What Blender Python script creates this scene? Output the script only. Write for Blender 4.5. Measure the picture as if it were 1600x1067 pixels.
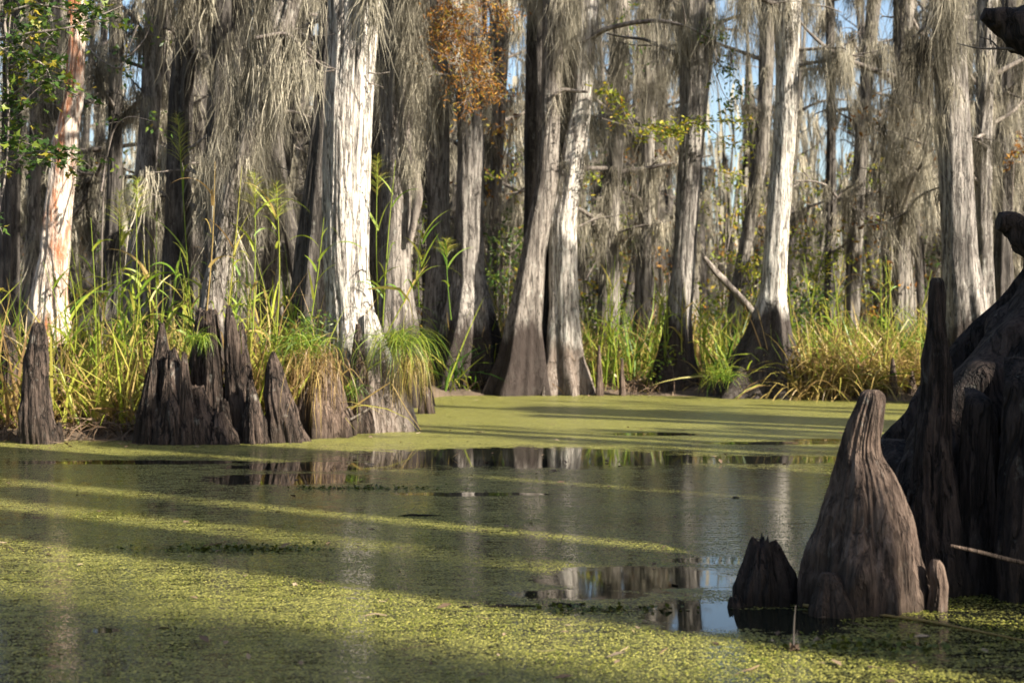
import bpy, math
import numpy as np
from mathutils import Vector

for o in list(bpy.data.objects):
    bpy.data.objects.remove(o)
sc = bpy.context.scene
COL = sc.collection
R = math.radians

# ------------------------------------------------------------------ camera, light, exposure
F = 2200.0            # focal length in photo pixels (photo 1600 wide)
HZ = 500.0            # horizon row
CAMH = 1.1
cd = bpy.data.cameras.new('camera')
cam = bpy.data.objects.new('camera', cd)
COL.objects.link(cam)
cam.location = (0, 0, CAMH)
cam.rotation_euler = (R(90), 0, 0)
cd.sensor_width = 36
cd.lens = 36 * F / 1600
cd.shift_y = -(533.5 - HZ) / 1600
cd.clip_start = 0.1
cd.clip_end = 3000
cd.dof.use_dof = True
cd.dof.focus_distance = 8.0
cd.dof.aperture_fstop = 3.5
sc.camera = cam

SUN_AZ = math.atan2(0.83, -0.56)      # from +Y clockwise
SUN_EL = R(31)
w = bpy.data.worlds.new('World')
sc.world = w
w.use_nodes = True
nt = w.node_tree
nt.nodes.clear()
wo = nt.nodes.new('ShaderNodeOutputWorld')
bg = nt.nodes.new('ShaderNodeBackground')
sky = nt.nodes.new('ShaderNodeTexSky')
sky.sky_type = 'NISHITA'
sky.sun_disc = False
sky.sun_elevation = SUN_EL
sky.sun_rotation = SUN_AZ
sky.dust_density = 1.8
sky.air_density = 1.0
nt.links.new(sky.outputs[0], bg.inputs[0])
bg.inputs[1].default_value = 0.074
nt.links.new(bg.outputs[0], wo.inputs[0])

SV = Vector((math.sin(SUN_AZ) * math.cos(SUN_EL), math.cos(SUN_AZ) * math.cos(SUN_EL), math.sin(SUN_EL)))
sl = bpy.data.lights.new('sun', 'SUN')
sl.energy = 5.0
sl.angle = R(0.55)
sl.color = (1.0, 0.915, 0.78)
so = bpy.data.objects.new('sun', sl)
so.rotation_euler = SV.to_track_quat('Z', 'Y').to_euler()
so.location = SV * 60
COL.objects.link(so)
sc.view_settings.view_transform = 'Standard'
sc.view_settings.look = 'None'
sc.view_settings.gamma = 1
sc.view_settings.exposure = 1.68

# ------------------------------------------------------------------ numpy helpers
def hsh(ix, iy, iz, seed):
    n = (ix.astype(np.int64) * 374761393 + iy.astype(np.int64) * 668265263 + iz.astype(np.int64) * 2147483647 + seed * 974634777) & 0xffffffff
    n = ((n ^ (n >> 13)) * 1274126177) & 0xffffffff
    n = ((n ^ (n >> 16)) * 2246822519) & 0xffffffff
    return ((n ^ (n >> 15)) & 0xffffff) / float(0xffffff)

def vn(x, y, z, seed=0):
    x, y, z = np.broadcast_arrays(np.asarray(x, float), np.asarray(y, float), np.asarray(z, float))
    ix, iy, iz = np.floor(x), np.floor(y), np.floor(z)
    fx, fy, fz = x - ix, y - iy, z - iz
    fx, fy, fz = [f * f * (3 - 2 * f) for f in (fx, fy, fz)]
    out = 0
    for a in (0, 1):
        for b in (0, 1):
            for c in (0, 1):
                out = out + hsh(ix + a, iy + b, iz + c, seed) * (fx if a else 1 - fx) * (fy if b else 1 - fy) * (fz if c else 1 - fz)
    return out

def fbm(x, y, z, seed=0, octs=3):
    s, a, t = 0, 1.0, 0
    for k in range(octs):
        s = s + a * vn(x * 2 ** k, y * 2 ** k, z * 2 ** k, seed + k)
        t += a
        a *= 0.5
    return s / t

class Geo:
    def __init__(s):
        s.V, s.F, s.T, s.n = [], [], [], 0
    def add(s, V, Fc, tint=0.5):
        V = np.asarray(V, np.float64).reshape(-1, 3)
        Fc = np.asarray(Fc, np.int64)
        if Fc.shape[1] == 3:
            Fc = np.concatenate([Fc, Fc[:, 2:3]], 1)          # marked as triangle
        s.V.append(V)
        s.F.append(Fc + s.n)
        t = np.empty(len(V)); t[:] = tint
        s.T.append(t)
        s.n += len(V)
    def build(s, name, mat, parent=None, smooth=True):
        V = np.concatenate(s.V); Fc = np.concatenate(s.F); T = np.concatenate(s.T)
        tri = Fc[:, 2] == Fc[:, 3]
        cnt = np.where(tri, 3, 4)
        st = np.concatenate([[0], np.cumsum(cnt)[:-1]])
        mask = np.ones(Fc.shape, bool); mask[tri, 3] = False
        loops = Fc[mask]
        me = bpy.data.meshes.new(name)
        me.vertices.add(len(V)); me.vertices.foreach_set('co', V.astype(np.float32).ravel())
        me.loops.add(len(loops)); me.loops.foreach_set('vertex_index', loops.astype(np.int32))
        me.polygons.add(len(Fc)); me.polygons.foreach_set('loop_start', st.astype(np.int32))
        me.polygons.foreach_set('loop_total', cnt.astype(np.int32))
        me.polygons.foreach_set('use_smooth', np.full(len(Fc), smooth))
        at = me.attributes.new('tint', 'FLOAT', 'POINT')
        at.data.foreach_set('value', T.astype(np.float32))
        me.update(calc_edges=True)
        me.materials.append(mat)
        o = bpy.data.objects.new(name, me)
        COL.objects.link(o)
        if parent is not None:
            o.parent = parent
        return o

def tag(o, label=None, cat=None, group=None, kind=None):
    if label: o['label'] = label
    if cat: o['category'] = cat
    if group: o['group'] = group
    if kind: o['kind'] = kind
    return o

def empty(name, loc, label, cat, group=None):
    o = bpy.data.objects.new(name, None)
    o.empty_display_size = 0.2
    o.location = loc
    COL.objects.link(o)
    return tag(o, label, cat, group)

def PX(px, y, d):
    return np.array([(px - 800) / F * d, d, CAMH - (y - HZ) / F * d])

def grid_faces(m, n, wrap=True):
    a = np.arange(m - 1)[:, None] * n
    j = np.arange(n if wrap else n - 1)[None, :]
    k = (j + 1) % n
    return np.stack([a + j, a + k, a + n + k, a + n + j], -1).reshape(-1, 4)

def smooth_interp(t, tp, vp, ks):
    v = np.interp(t, tp, vp)
    if ks > 1:
        p = np.pad(v, ks, mode='reflect', reflect_type='odd')
        k = np.hanning(2 * ks + 1); k /= k.sum()
        v = np.convolve(p, k, mode='same')[ks:-ks]
    return v

def trunk(geo, path, nseg=40, dz=0.06, seed=1, fl=(7, 0.35), bark=(0.012, 9), gnarl=0.0, jag=0, tint=0.5, lump=0.05, sm=0.25, ribs=2.2, asp=1.0):
    """path: (x,y,z,r) rising in z.  Horizontal rings with fluted, furrowed outline."""
    path = np.array(sorted(path, key=lambda p: p[2]), float)
    rng = np.random.default_rng(seed)
    z0, z1 = path[0, 2], path[-1, 2]
    m = max(4, int((z1 - z0) / dz) + 1)
    z = np.linspace(z0, z1, m)
    ks = max(1, int(sm / max((z1 - z0) / m, 1e-6) / 2)); ks = min(ks, m - 2)
    cx = smooth_interp(z, path[:, 2], path[:, 0], ks)
    cy = smooth_interp(z, path[:, 2], path[:, 1], ks)
    r = np.maximum(smooth_interp(z, path[:, 2], path[:, 3], ks), 0.004)
    th = np.linspace(0, 2 * np.pi, nseg, endpoint=False)
    rt = np.percentile(path[:, 3], 30) if len(path) > 2 else path[-1, 3]
    fa = np.clip((r - rt) / max(r[0] - rt, 1e-3), 0, 1) ** 0.6
    n = fl[0]
    ph = rng.uniform(0, 6.28, 3)
    TH, Z = np.meshgrid(th, z)
    tw = 0.25 * np.sin(Z * 0.9 + ph[2])
    wob = 0.35 * np.sin(TH * 2 + ph[0]) + 0.2 * np.sin(TH * 3 + ph[1])
    f1 = (0.5 + 0.5 * np.cos(n * (TH + tw) / 1.0 + wob * 2 + ph[0])) ** ribs
    f2 = (0.5 + 0.5 * np.cos((n + 4) * (TH + tw) - wob * 3 + ph[1])) ** 1.5
    flute = (0.7 * f1 + 0.3 * f2) - 0.4
    RR = r[:, None] * (1 + (fl[1] * (0.10 + fa[:, None])) * flute)
    c, s_ = np.cos(TH), np.sin(TH)
    RR = RR * (1 + lump * 2 * (fbm(c * 1.6 + seed, s_ * 1.6, Z * 0.9 / max(rt, .05) * 0.2, seed, 2) - .5))
    b1 = 1 - np.abs(2 * fbm(c * bark[1] * .5 + 7, s_ * bark[1] * .5, Z * 0.9, seed + 3, 2) - 1) * 1.6
    b2 = vn(c * bark[1] * 1.6, s_ * bark[1] * 1.6, Z * 3.0, seed + 9) - .5
    fade = np.clip(r / 0.06, 0, 1)[:, None]
    RR0 = RR
    RR = RR + fade * bark[0] * (b1 * 0.9 + b2 * 1.1)
    if gnarl:
        fade = np.clip(r / 0.2, 0.1, 1)[:, None]
        RR = RR0 + fade * bark[0] * (b1 * 0.9 + b2 * 1.1)
        g1 = fbm(c * 1.9 + seed, s_ * 1.9, Z * 6.5, seed + 21, 4) - .5
        g2 = 1 - np.abs(2 * fbm(c * 3.2, s_ * 3.2, Z * 2.2, seed + 27, 3) - 1) * 2.2
        g3 = 1 - np.abs(2 * vn(c * 6 + 3, s_ * 6, Z * 1.6, seed + 33) - 1) * 2.4
        RR = RR * (1 + gnarl * (1.6 * g1 + .5 * g2 + .2 * g3))
    ZZ = Z.copy()
    if jag:
        jn = fbm(c * 2.2 + seed, s_ * 2.2, 0 * c, seed + 5, 3)
        jn = np.clip((jn - .25) * 1.5, 0, 1) * .65 + .35 * vn(c * 11, s_ * 11, 0 * c, seed + 6)
        ZZ = z0 + (Z - z0) * (1 - jag * jn)
    X = cx[:, None] + RR * c
    Y = cy[:, None] + RR * s_ * asp
    V = np.stack([X, Y, ZZ], -1).reshape(-1, 3)
    Fc = grid_faces(m, nseg)
    geo.add(V, Fc, tint)
    # cap
    top = V[-nseg:]
    cc = top.mean(0)
    if jag:
        cc = cc - np.array([0, 0, 0.25 * r[-1]])
    geo.add(np.concatenate([top, cc[None]]), np.array([[i, (i + 1) % nseg, nseg] for i in range(nseg)]), tint)
    return cx, cy, z, r

def tube(geo, pts, rad, nseg=8, seed=0, tint=0.5, rough=0.12, sub=4):
    pts = np.array(pts, float)
    t = np.arange(len(pts))
    tt = np.linspace(0, len(pts) - 1, (len(pts) - 1) * sub + 1)
    P = np.stack([smooth_interp(tt, t, pts[:, k], max(1, sub // 2 + 1)) for k in range(3)], -1)
    r = np.interp(tt, np.linspace(0, len(pts) - 1, len(rad)), rad)
    d = np.gradient(P, axis=0); d /= np.linalg.norm(d, axis=1)[:, None] + 1e-9
    up = np.array([0.13, 0.31, 0.94]) if abs(d[:, 2]).mean() < .8 else np.array([0.95, .2, .1])
    a = np.cross(d, up); a /= np.linalg.norm(a, axis=1)[:, None] + 1e-9
    b = np.cross(d, a)
    th = np.linspace(0, 2 * np.pi, nseg, endpoint=False)
    rn = r[:, None] * (1 + rough * 2 * (vn(np.cos(th)[None] * 1.5 + seed, np.sin(th)[None] * 1.5, tt[:, None] * 2.3, seed) - .5))
    V = P[:, None] + rn[..., None] * (np.cos(th)[None, :, None] * a[:, None] + np.sin(th)[None, :, None] * b[:, None])
    geo.add(V.reshape(-1, 3), grid_faces(len(P), nseg), tint)
    for k, e in ((0, 0), (-1, len(P) - 1)):
        ring = V[e]
        geo.add(np.concatenate([ring, P[e][None]]), np.array([[i, (i + 1) % nseg, nseg] for i in range(nseg)]), tint)

def ribbons(geo, base, d0, length, width, droop=0.0, wob=0.0, segs=5, tint=0.5, rng=None, taper=1.0, kink=0.0):
    """N curved tapering ribbons grown from base along d0, bending down by droop."""
    N = len(base)
    rng = rng or np.random.default_rng(1)
    length = np.broadcast_to(length, N); width = np.broadcast_to(width, N); droop = np.broadcast_to(droop, N)
    d = d0 / (np.linalg.norm(d0, axis=1)[:, None] + 1e-9)
    u = rng.normal(size=(N, 3)); u[:, 2] *= .3
    p = base.astype(float).copy()
    rows = []
    st = (length / segs)[:, None]
    kk = rng.integers(1, segs, N)
    kd = rng.normal(size=(N, 3)) * kink
    for i in range(segs + 1):
        f = i / segs
        wd = width * (1 - f ** 1.6 * taper) * (1 if i else 0.7)
        sd = u - (u * d).sum(1)[:, None] * d
        sd /= np.linalg.norm(sd, axis=1)[:, None] + 1e-9
        rows.append(np.stack([p - sd * wd[:, None] / 2, p + sd * wd[:, None] / 2], 1))
        d = d + np.array([0, 0, -1.0]) * (droop / segs)[:, None] + (rng.normal(size=(N, 3)) * wob if wob else 0)
        if kink:
            d = d + kd * (kk == i)[:, None]
        d = d / (np.linalg.norm(d, axis=1)[:, None] + 1e-9)
        p = p + d * st
    V = np.stack(rows, 1).reshape(N, -1, 3)             # N, (segs+1)*2
    q = np.array([[2 * i, 2 * i + 1, 2 * i + 3, 2 * i + 2] for i in range(segs)])
    nv = (segs + 1) * 2
    Fc = (q[None] + (np.arange(N) * nv)[:, None, None]).reshape(-1, 4)
    tn = np.repeat(np.broadcast_to(tint, N), nv)
    geo.add(V.reshape(-1, 3), Fc, tn)

def rot_rand(rng, N, flat=None):
    """random rotation matrices; flat keeps normals near +Z"""
    a = rng.uniform(0, 2 * np.pi, N)
    ca, sa = np.cos(a), np.sin(a)
    Rz = np.zeros((N, 3, 3)); Rz[:, 0, 0] = ca; Rz[:, 0, 1] = -sa; Rz[:, 1, 0] = sa; Rz[:, 1, 1] = ca; Rz[:, 2, 2] = 1
    nrm = rng.normal(size=(N, 3))
    if flat is not None:
        nrm = nrm * flat + np.array([0, 0, 1.0])
    nrm /= np.linalg.norm(nrm, axis=1)[:, None]
    t = np.cross(nrm, np.array([0.3, 0.9, 0.1])); t /= np.linalg.norm(t, axis=1)[:, None]
    b = np.cross(nrm, t)
    M = np.stack([t, b, nrm], -1)
    return M @ Rz

def inst(geo, TV, TF, pos, M, scale, tint):
    N = len(pos); k = len(TV)
    V = np.einsum('nij,kj->nki', M, TV) * np.broadcast_to(scale, N)[:, None, None] + pos[:, None]
    Fc = (TF[None] + (np.arange(N) * k)[:, None, None]).reshape(-1, TF.shape[1])
    geo.add(V.reshape(-1, 3), Fc, np.repeat(np.broadcast_to(tint, N), k))

# simple folded pointed leaf, lobed leaf, feathery spray
LEAF_V = np.array([[0, 0, 0], [.5, .22, .06], [1, 0, 0], [.5, -.22, .06], [.5, 0, 0]], float)
LEAF_F = np.array([[0, 4, 1], [4, 2, 1], [0, 3, 4], [3, 2, 4]])
_a = []
for k in range(11):
    ang = (k / 10 - .5) * 2 * 2.5
    rr = [0.45, 0.30, 0.75, 0.42, 0.9, 1.05, 0.9, 0.42, 0.75, 0.30, 0.45][k] if k != 5 else 1.1
    if k in (1, 3, 7, 9): rr = 0.38
    if k in (4, 6): rr = 0.5
    _a.append([rr * math.cos(ang) * .5 + .25, rr * math.sin(ang) * .5, 0.06 * (k % 2)])
LOBE_V = np.array([[.2, 0, 0]] + _a, float)
LOBE_F = np.array([[0, k, k + 1] for k in range(1, 11)])

# ------------------------------------------------------------------ materials
def newmat(name):
    m = bpy.data.materials.new(name)
    m.use_nodes = True
    t = m.node_tree
    b = t.nodes['Principled BSDF']
    return m, t, b

def N_(t, typ, **kw):
    n = t.nodes.new(typ)
    for k, v in kw.items():
        if isinstance(k, str) and k.startswith('i_'):
            key = k[2:].replace('_', ' ')
            n.inputs[key].default_value = v
        else:
            setattr(n, k, v)
    return n

def ramp(t, fac, stops):
    n = t.nodes.new('ShaderNodeValToRGB')
    cr = n.color_ramp
    while len(cr.elements) < len(stops):
        cr.elements.new(0.5)
    for e, (p, c) in zip(cr.elements, stops):
        e.position = p
        e.color = (*c, 1) if len(c) == 3 else c
    t.links.new(fac, n.inputs[0])
    return n.outputs[0]

def math_(t, op, a, b=None, clamp=False):
    n = t.nodes.new('ShaderNodeMath'); n.operation = op; n.use_clamp = clamp
    for i, v in enumerate((a, b)):
        if v is None: continue
        if isinstance(v, (int, float)): n.inputs[i].default_value = v
        else: t.links.new(v, n.inputs[i])
    return n.outputs[0]

def mixc(t, fac, a, b):
    n = t.nodes.new('ShaderNodeMix'); n.data_type = 'RGBA'
    for i, v in ((0, fac), (6, a), (7, b)):
        if isinstance(v, (int, float)): n.inputs[i].default_value = v
        elif isinstance(v, tuple): n.inputs[i].default_value = (*v, 1)
        else: t.links.new(v, n.inputs[i])
    return n.outputs[2]

def noise(t, vec, scale, detail=4, rough=.55, dist=0):
    n = t.nodes.new('ShaderNodeTexNoise')
    n.inputs['Scale'].default_value = scale; n.inputs['Detail'].default_value = detail
    n.inputs['Roughness'].default_value = rough; n.inputs['Distortion'].default_value = dist
    t.links.new(vec, n.inputs['Vector'])
    return n.outputs['Fac']

def mapping(t, vec, sc_, loc=(0, 0, 0)):
    n = t.nodes.new('ShaderNodeMapping'); n.inputs['Scale'].default_value = sc_; n.inputs['Location'].default_value = loc
    t.links.new(vec, n.inputs['Vector'])
    return n.outputs[0]

def bark_mat(name, dark, mid, pale, stain_z=0.85, stain=(0.016, 0.011, 0.009), pale_amt=.5, bump=.6, seed=0, red=None, lichen=.3, fscale=26, rough=.85, stain_on=1.0, bdist=.03, crack=.8):
    m, t, b = newmat(name)
    tc = N_(t, 'ShaderNodeTexCoord').outputs['Object']
    fur = noise(t, mapping(t, tc, (1, 1, .10), (seed, 0, 0)), fscale, 5, .6, .4)
    fine = noise(t, mapping(t, tc, (1, 1, .25)), fscale * 3.2, 4, .65)
    big = noise(t, mapping(t, tc, (1, 1, .35), (0, seed * 3.1, 0)), 3.2, 4, .6)
    col = ramp(t, fur, [(.38, dark), (.45, mid), (.58, pale)])
    c2 = ramp(t, fine, [(.3, tuple(x * .55 for x in mid)), (.65, tuple(min(.8, x * 1.15) for x in pale))])
    col = mixc(t, .4, col, c2)
    cn = noise(t, mapping(t, tc, (1, 1, .10), (seed * 2, 4, 0)), fscale * .55, 4, .6, .6)
    ck = N_(t, 'ShaderNodeMapRange'); t.links.new(math_(t, 'ABSOLUTE', math_(t, 'SUBTRACT', cn, .5)), ck.inputs[0])
    ck.inputs[1].default_value = .004; ck.inputs[2].default_value = .035
    ckf = math_(t, 'SUBTRACT', 1.0, ck.outputs[0])
    col = mixc(t, math_(t, 'MULTIPLY', ckf, crack), col, tuple(x * .6 for x in dark))
    bigf = ramp(t, big, [(.5 - .25 * pale_amt, (0, 0, 0)), (.75 - .25 * pale_amt, (1, 1, 1))])
    col = mixc(t, bigf, mixc(t, .68, col, dark), col)
    if red:
        rf = noise(t, mapping(t, tc, (1, 1, .2), (5, seed, 0)), 5, 5, .7)
        col = mixc(t, ramp(t, rf, [(.48, (0, 0, 0)), (.6, (1, 1, 1))]), col, red)
    lf = noise(t, mapping(t, tc, (1, 1, .6), (9, 2, seed)), 11, 6, .75)
    col = mixc(t, ramp(t, lf, [(.62 - .12 * lichen, (0, 0, 0)), (.70, (lichen,) * 3)]), col, (.50, .50, .44))
    sep = N_(t, 'ShaderNodeSeparateXYZ'); t.links.new(tc, sep.inputs[0])
    zz = math_(t, 'ADD', sep.outputs[2], math_(t, 'MULTIPLY', math_(t, 'SUBTRACT', big, .5), 1.0))
    if stain_on:
        sf = N_(t, 'ShaderNodeMapRange'); t.links.new(zz, sf.inputs[0])
        sf.inputs[1].default_value = stain_z - .18; sf.inputs[2].default_value = stain_z + .12
        sf.inputs[3].default_value = .93 * stain_on; sf.inputs[4].default_value = 0
        sc2 = mixc(t, fine, stain, tuple(x * 2.1 for x in stain))
        col = mixc(t, sf.outputs[0], col, sc2)
    t.links.new(col, b.inputs['Base Color'])
    b.inputs['Roughness'].default_value = rough
    b.inputs['Specular IOR Level'].default_value = .25
    h = math_(t, 'ADD', math_(t, 'MULTIPLY', fur, 1.0), math_(t, 'MULTIPLY', fine, .35))
    h = math_(t, 'SUBTRACT', h, math_(t, 'MULTIPLY', ckf, .55 * crack))
    bp = N_(t, 'ShaderNodeBump'); bp.inputs['Strength'].default_value = bump; bp.inputs['Distance'].default_value = bdist
    t.links.new(h, bp.inputs['Height']); t.links.new(bp.outputs[0], b.inputs['Normal'])
    return m

def tint_mat(name, stops, trans=.35, rough=.6, spec=.3, hue=None):
    m, t, b = newmat(name)
    a = N_(t, 'ShaderNodeAttribute'); a.attribute_name = 'tint'
    col = ramp(t, a.outputs['Fac'], stops)
    tc = N_(t, 'ShaderNodeTexCoord').outputs['Object']
    nz = noise(t, tc, 14, 3)
    col = mixc(t, math_(t, 'MULTIPLY', nz, .5), col, mixc(t, .5, col, (.02, .015, .01)))
    t.links.new(col, b.inputs['Base Color'])
    b.inputs['Roughness'].default_value = rough
    b.inputs['Specular IOR Level'].default_value = spec
    if trans:
        tr = N_(t, 'ShaderNodeBsdfTranslucent'); t.links.new(col, tr.inputs[0])
        mx = N_(t, 'ShaderNodeMixShader'); mx.inputs[0].default_value = trans
        t.links.new(b.outputs[0], mx.inputs[1]); t.links.new(tr.outputs[0], mx.inputs[2])
        out = t.nodes['Material Output']
        t.links.new(mx.outputs[0], out.inputs[0])
    return m

M = {}
M['pale'] = bark_mat('pale_bark', (.035, .027, .022), (.29, .25, .215), (.58, .535, .48), .72, pale_amt=1.2, lichen=.9, seed=1, bump=.9, stain_on=.85, stain=(.07, .05, .038))
M['red'] = bark_mat('peeling_bark', (.16, .10, .07), (.45, .36, .29), (.66, .58, .5), .3, red=(.33, .13, .06), pale_amt=1.2, seed=4, bump=.8, lichen=.5, stain_on=.4)
M['mid'] = bark_mat('cypress_bark', (.022, .017, .014), (.115, .095, .08), (.27, .24, .21), 1.05, pale_amt=.9, seed=2, lichen=.5)
M['silver'] = bark_mat('silver_bark', (.025, .02, .018), (.145, .125, .11), (.34, .31, .275), 1.1, pale_amt=.7, seed=6, lichen=.5, bump=.9)
M['dark'] = bark_mat('dark_bark', (.012, .010, .009), (.045, .038, .034), (.13, .115, .10), .9, pale_amt=.6, seed=7, lichen=.25)
M['bg'] = bark_mat('far_bark', (.022, .018, .015), (.11, .094, .08), (.26, .235, .20), 1.0, pale_amt=.8, seed=3, fscale=14, lichen=.4)
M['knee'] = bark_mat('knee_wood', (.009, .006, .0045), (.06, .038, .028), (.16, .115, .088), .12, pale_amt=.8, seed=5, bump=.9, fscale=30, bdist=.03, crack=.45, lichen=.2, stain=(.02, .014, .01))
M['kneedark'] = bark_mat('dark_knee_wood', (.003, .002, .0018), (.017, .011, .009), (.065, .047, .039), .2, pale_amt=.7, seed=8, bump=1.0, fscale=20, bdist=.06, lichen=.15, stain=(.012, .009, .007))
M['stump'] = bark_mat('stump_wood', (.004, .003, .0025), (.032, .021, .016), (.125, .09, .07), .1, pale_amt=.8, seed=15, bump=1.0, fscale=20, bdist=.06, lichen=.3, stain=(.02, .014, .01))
M['log'] = bark_mat('bare_log_wood', (.10, .08, .065), (.34, .29, .24), (.55, .50, .44), 0, stain_on=0, seed=12)
M['streak'] = bark_mat('streaked_bark', (.035, .027, .022), (.27, .24, .21), (.58, .54, .48), 1.35, pale_amt=1.2, seed=13, lichen=.8, bump=.9)
M['twig'] = bark_mat('twig_bark', (.05, .04, .035), (.16, .13, .11), (.32, .28, .24), 0, stain_on=0, seed=9, bump=.3)
M['moss'] = tint_mat('spanish_moss', [(0, (.03, .025, .018)), (.4, (.19, .172, .13)), (.7, (.42, .385, .30)), (1, (.70, .63, .49))], trans=.3, rough=.9, spec=.1)
M['grass'] = tint_mat('marsh_grass', [(0, (.06, .035, .018)), (.25, (.30, .19, .08)), (.45, (.48, .36, .11)), (.6, (.36, .40, .045)), (.8, (.14, .25, .022)), (1, (.035, .11, .012))], trans=.4, rough=.45, spec=.4)
M['leaf'] = tint_mat('green_leaves', [(0, (.018, .045, .01)), (.6, (.06, .12, .02)), (.9, (.20, .25, .03)), (1, (.45, .32, .04))], trans=.4, rough=.4, spec=.4)
M['ylw'] = tint_mat('yellow_green_leaves', [(0, (.10, .15, .02)), (.5, (.30, .36, .04)), (.85, (.5, .42, .04)), (1, (.5, .22, .03))], trans=.45, rough=.5)
M['orange'] = tint_mat('rusty_needles', [(0, (.10, .045, .018)), (.5, (.33, .135, .02)), (.8, (.50, .27, .04)), (1, (.22, .26, .05))], trans=.45, rough=.6)
M['litter'] = tint_mat('dead_leaves', [(0, (.05, .03, .02)), (.5, (.20, .13, .08)), (1, (.42, .33, .22))], trans=.1, rough=.8)

# water with its film of duckweed
def water_mat():
    m, t, b = newmat('duckweed_water')
    geo = N_(t, 'ShaderNodeNewGeometry').outputs['Position']
    edge = noise(t, mapping(t, geo, (1, 1.0, 0)), 3.0, 6, .75)
    e2 = noise(t, mapping(t, geo, (1.0, 3.0, 0)), 4.5, 5, .7)
    patches = [(.1, 11.3, 1.5, .85), (1.75, 11.1, 1.1, .32), (-1.55, 9.75, .6, .34), (-1.4, 10.6, .7, .32), (-.3, 8.9, .5, .10), (.55, 6.0, .42, .28), (.25, 5.65, .26, .10), (.72, 5.25, .22, .28),
               (1.0, 5.15, .22, .22), (1.35, 13.6, .45, .2), (2.35, 12.6, .6, .15), (-2.9, 10.9, .9, .16), (-1.45, 4.99, .06, .04), (2.9, 12.9, .4, .15), (0.95, 6.45, .25, .10)]
    dmin = None
    for (cx, cy, rx, ry) in patches:
        v = N_(t, 'ShaderNodeVectorMath', operation='SUBTRACT'); t.links.new(geo, v.inputs[0]); v.inputs[1].default_value = (cx, cy, 0)
        s = N_(t, 'ShaderNodeVectorMath', operation='MULTIPLY'); t.links.new(v.outputs[0], s.inputs[0]); s.inputs[1].default_value = (1 / rx, 1 / ry, 0)
        l = N_(t, 'ShaderNodeVectorMath', operation='LENGTH'); t.links.new(s.outputs[0], l.inputs[0])
        dmin = l.outputs['Value'] if dmin is None else math_(t, 'MINIMUM', dmin, l.outputs['Value'])
    d = math_(t, 'ADD', dmin, math_(t, 'MULTIPLY', math_(t, 'SUBTRACT', e2, .5), 1.5))
    d = math_(t, 'ADD', d, math_(t, 'MULTIPLY', math_(t, 'SUBTRACT', edge, .5), 1.0))
    cover = N_(t, 'ShaderNodeMapRange'); t.links.new(d, cover.inputs[0])
    cover.inputs[1].default_value = .80; cover.inputs[2].default_value = 1.14
    # general density of the film
    big = noise(t, mapping(t, geo, (.8, 1.6, 0), (3, 1, 0)), .9, 5, .6)
    sep = N_(t, 'ShaderNodeSeparateXYZ'); t.links.new(geo, sep.inputs[0])
    far = N_(t, 'ShaderNodeMapRange'); t.links.new(sep.outputs[1], far.inputs[0])
    far.inputs[1].default_value = 10.5; far.inputs[2].default_value = 13.5; far.inputs[3].default_value = 0; far.inputs[4].default_value = .36
    near = N_(t, 'ShaderNodeMapRange'); t.links.new(sep.outputs[1], near.inputs[0])
    near.inputs[1].default_value = 5.6; near.inputs[2].default_value = 7.0; near.inputs[3].default_value = .10; near.inputs[4].default_value = 0
    rgt = N_(t, 'ShaderNodeMapRange'); t.links.new(sep.outputs[0], rgt.inputs[0])
    rgt.inputs[1].default_value = .5; rgt.inputs[2].default_value = 1.6; rgt.inputs[3].default_value = 0; rgt.inputs[4].default_value = .25
    rgt2 = math_(t, 'MULTIPLY', rgt.outputs[0], math_(t, 'SUBTRACT', 1.0, math_(t, 'MULTIPLY', far.outputs[0], 2.3), True))
    dens = math_(t, 'ADD', math_(t, 'MULTIPLY', math_(t, 'SUBTRACT', big, .5), .8), .76)
    slit = noise(t, mapping(t, geo, (1.0, 4.0, 0), (2, 5, 0)), 5, 4, .6)
    dens = math_(t, 'ADD', dens, math_(t, 'MULTIPLY', math_(t, 'SUBTRACT', slit, .5), 1.5))
    dens = math_(t, 'ADD', dens, far.outputs[0])
    dens = math_(t, 'ADD', dens, near.outputs[0])
    dens = math_(t, 'SUBTRACT', dens, rgt2)
    dens = math_(t, 'MULTIPLY', dens, cover.outputs[0])
    v1 = N_(t, 'ShaderNodeTexVoronoi'); v1.inputs['Scale'].default_value = 130; t.links.new(mapping(t, geo, (1, 1, 0)), v1.inputs['Vector'])
    sepc = N_(t, 'ShaderNodeSeparateColor'); t.links.new(v1.outputs['Color'], sepc.inputs[0])
    clump = noise(t, mapping(t, geo, (1, 1, 0)), 24, 5, .75)
    rnd = math_(t, 'ADD', math_(t, 'MULTIPLY', sepc.outputs[0], .65), math_(t, 'MULTIPLY', clump, .55))
    on = math_(t, 'GREATER_THAN', math_(t, 'ADD', dens, .02), math_(t, 'ADD', rnd, math_(t, 'MULTIPLY', v1.outputs['Distance'], .25)))
    on = math_(t, 'MULTIPLY', on, math_(t, 'GREATER_THAN', cover.outputs[0], .12))
    vc = ramp(t, sepc.outputs[1], [(0, (.02, .022, .006)), (.3, (.09, .095, .02)), (.7, (.24, .235, .04)), (1, (.52, .48, .12))])
    pc = noise(t, mapping(t, geo, (1, 1, 0), (7, 7, 0)), 2.6, 4, .6)
    vc = mixc(t, math_(t, 'MULTIPLY', pc, .35), vc, (.15, .145, .04))
    wd = N_(t, 'ShaderNodeBsdfPrincipled')
    t.links.new(vc, wd.inputs['Base Color']); wd.inputs['Roughness'].default_value = .36; wd.inputs['Specular IOR Level'].default_value = .45
    hb = math_(t, 'SUBTRACT', math_(t, 'MULTIPLY', sepc.outputs[2], .6), v1.outputs['Distance'])
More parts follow.
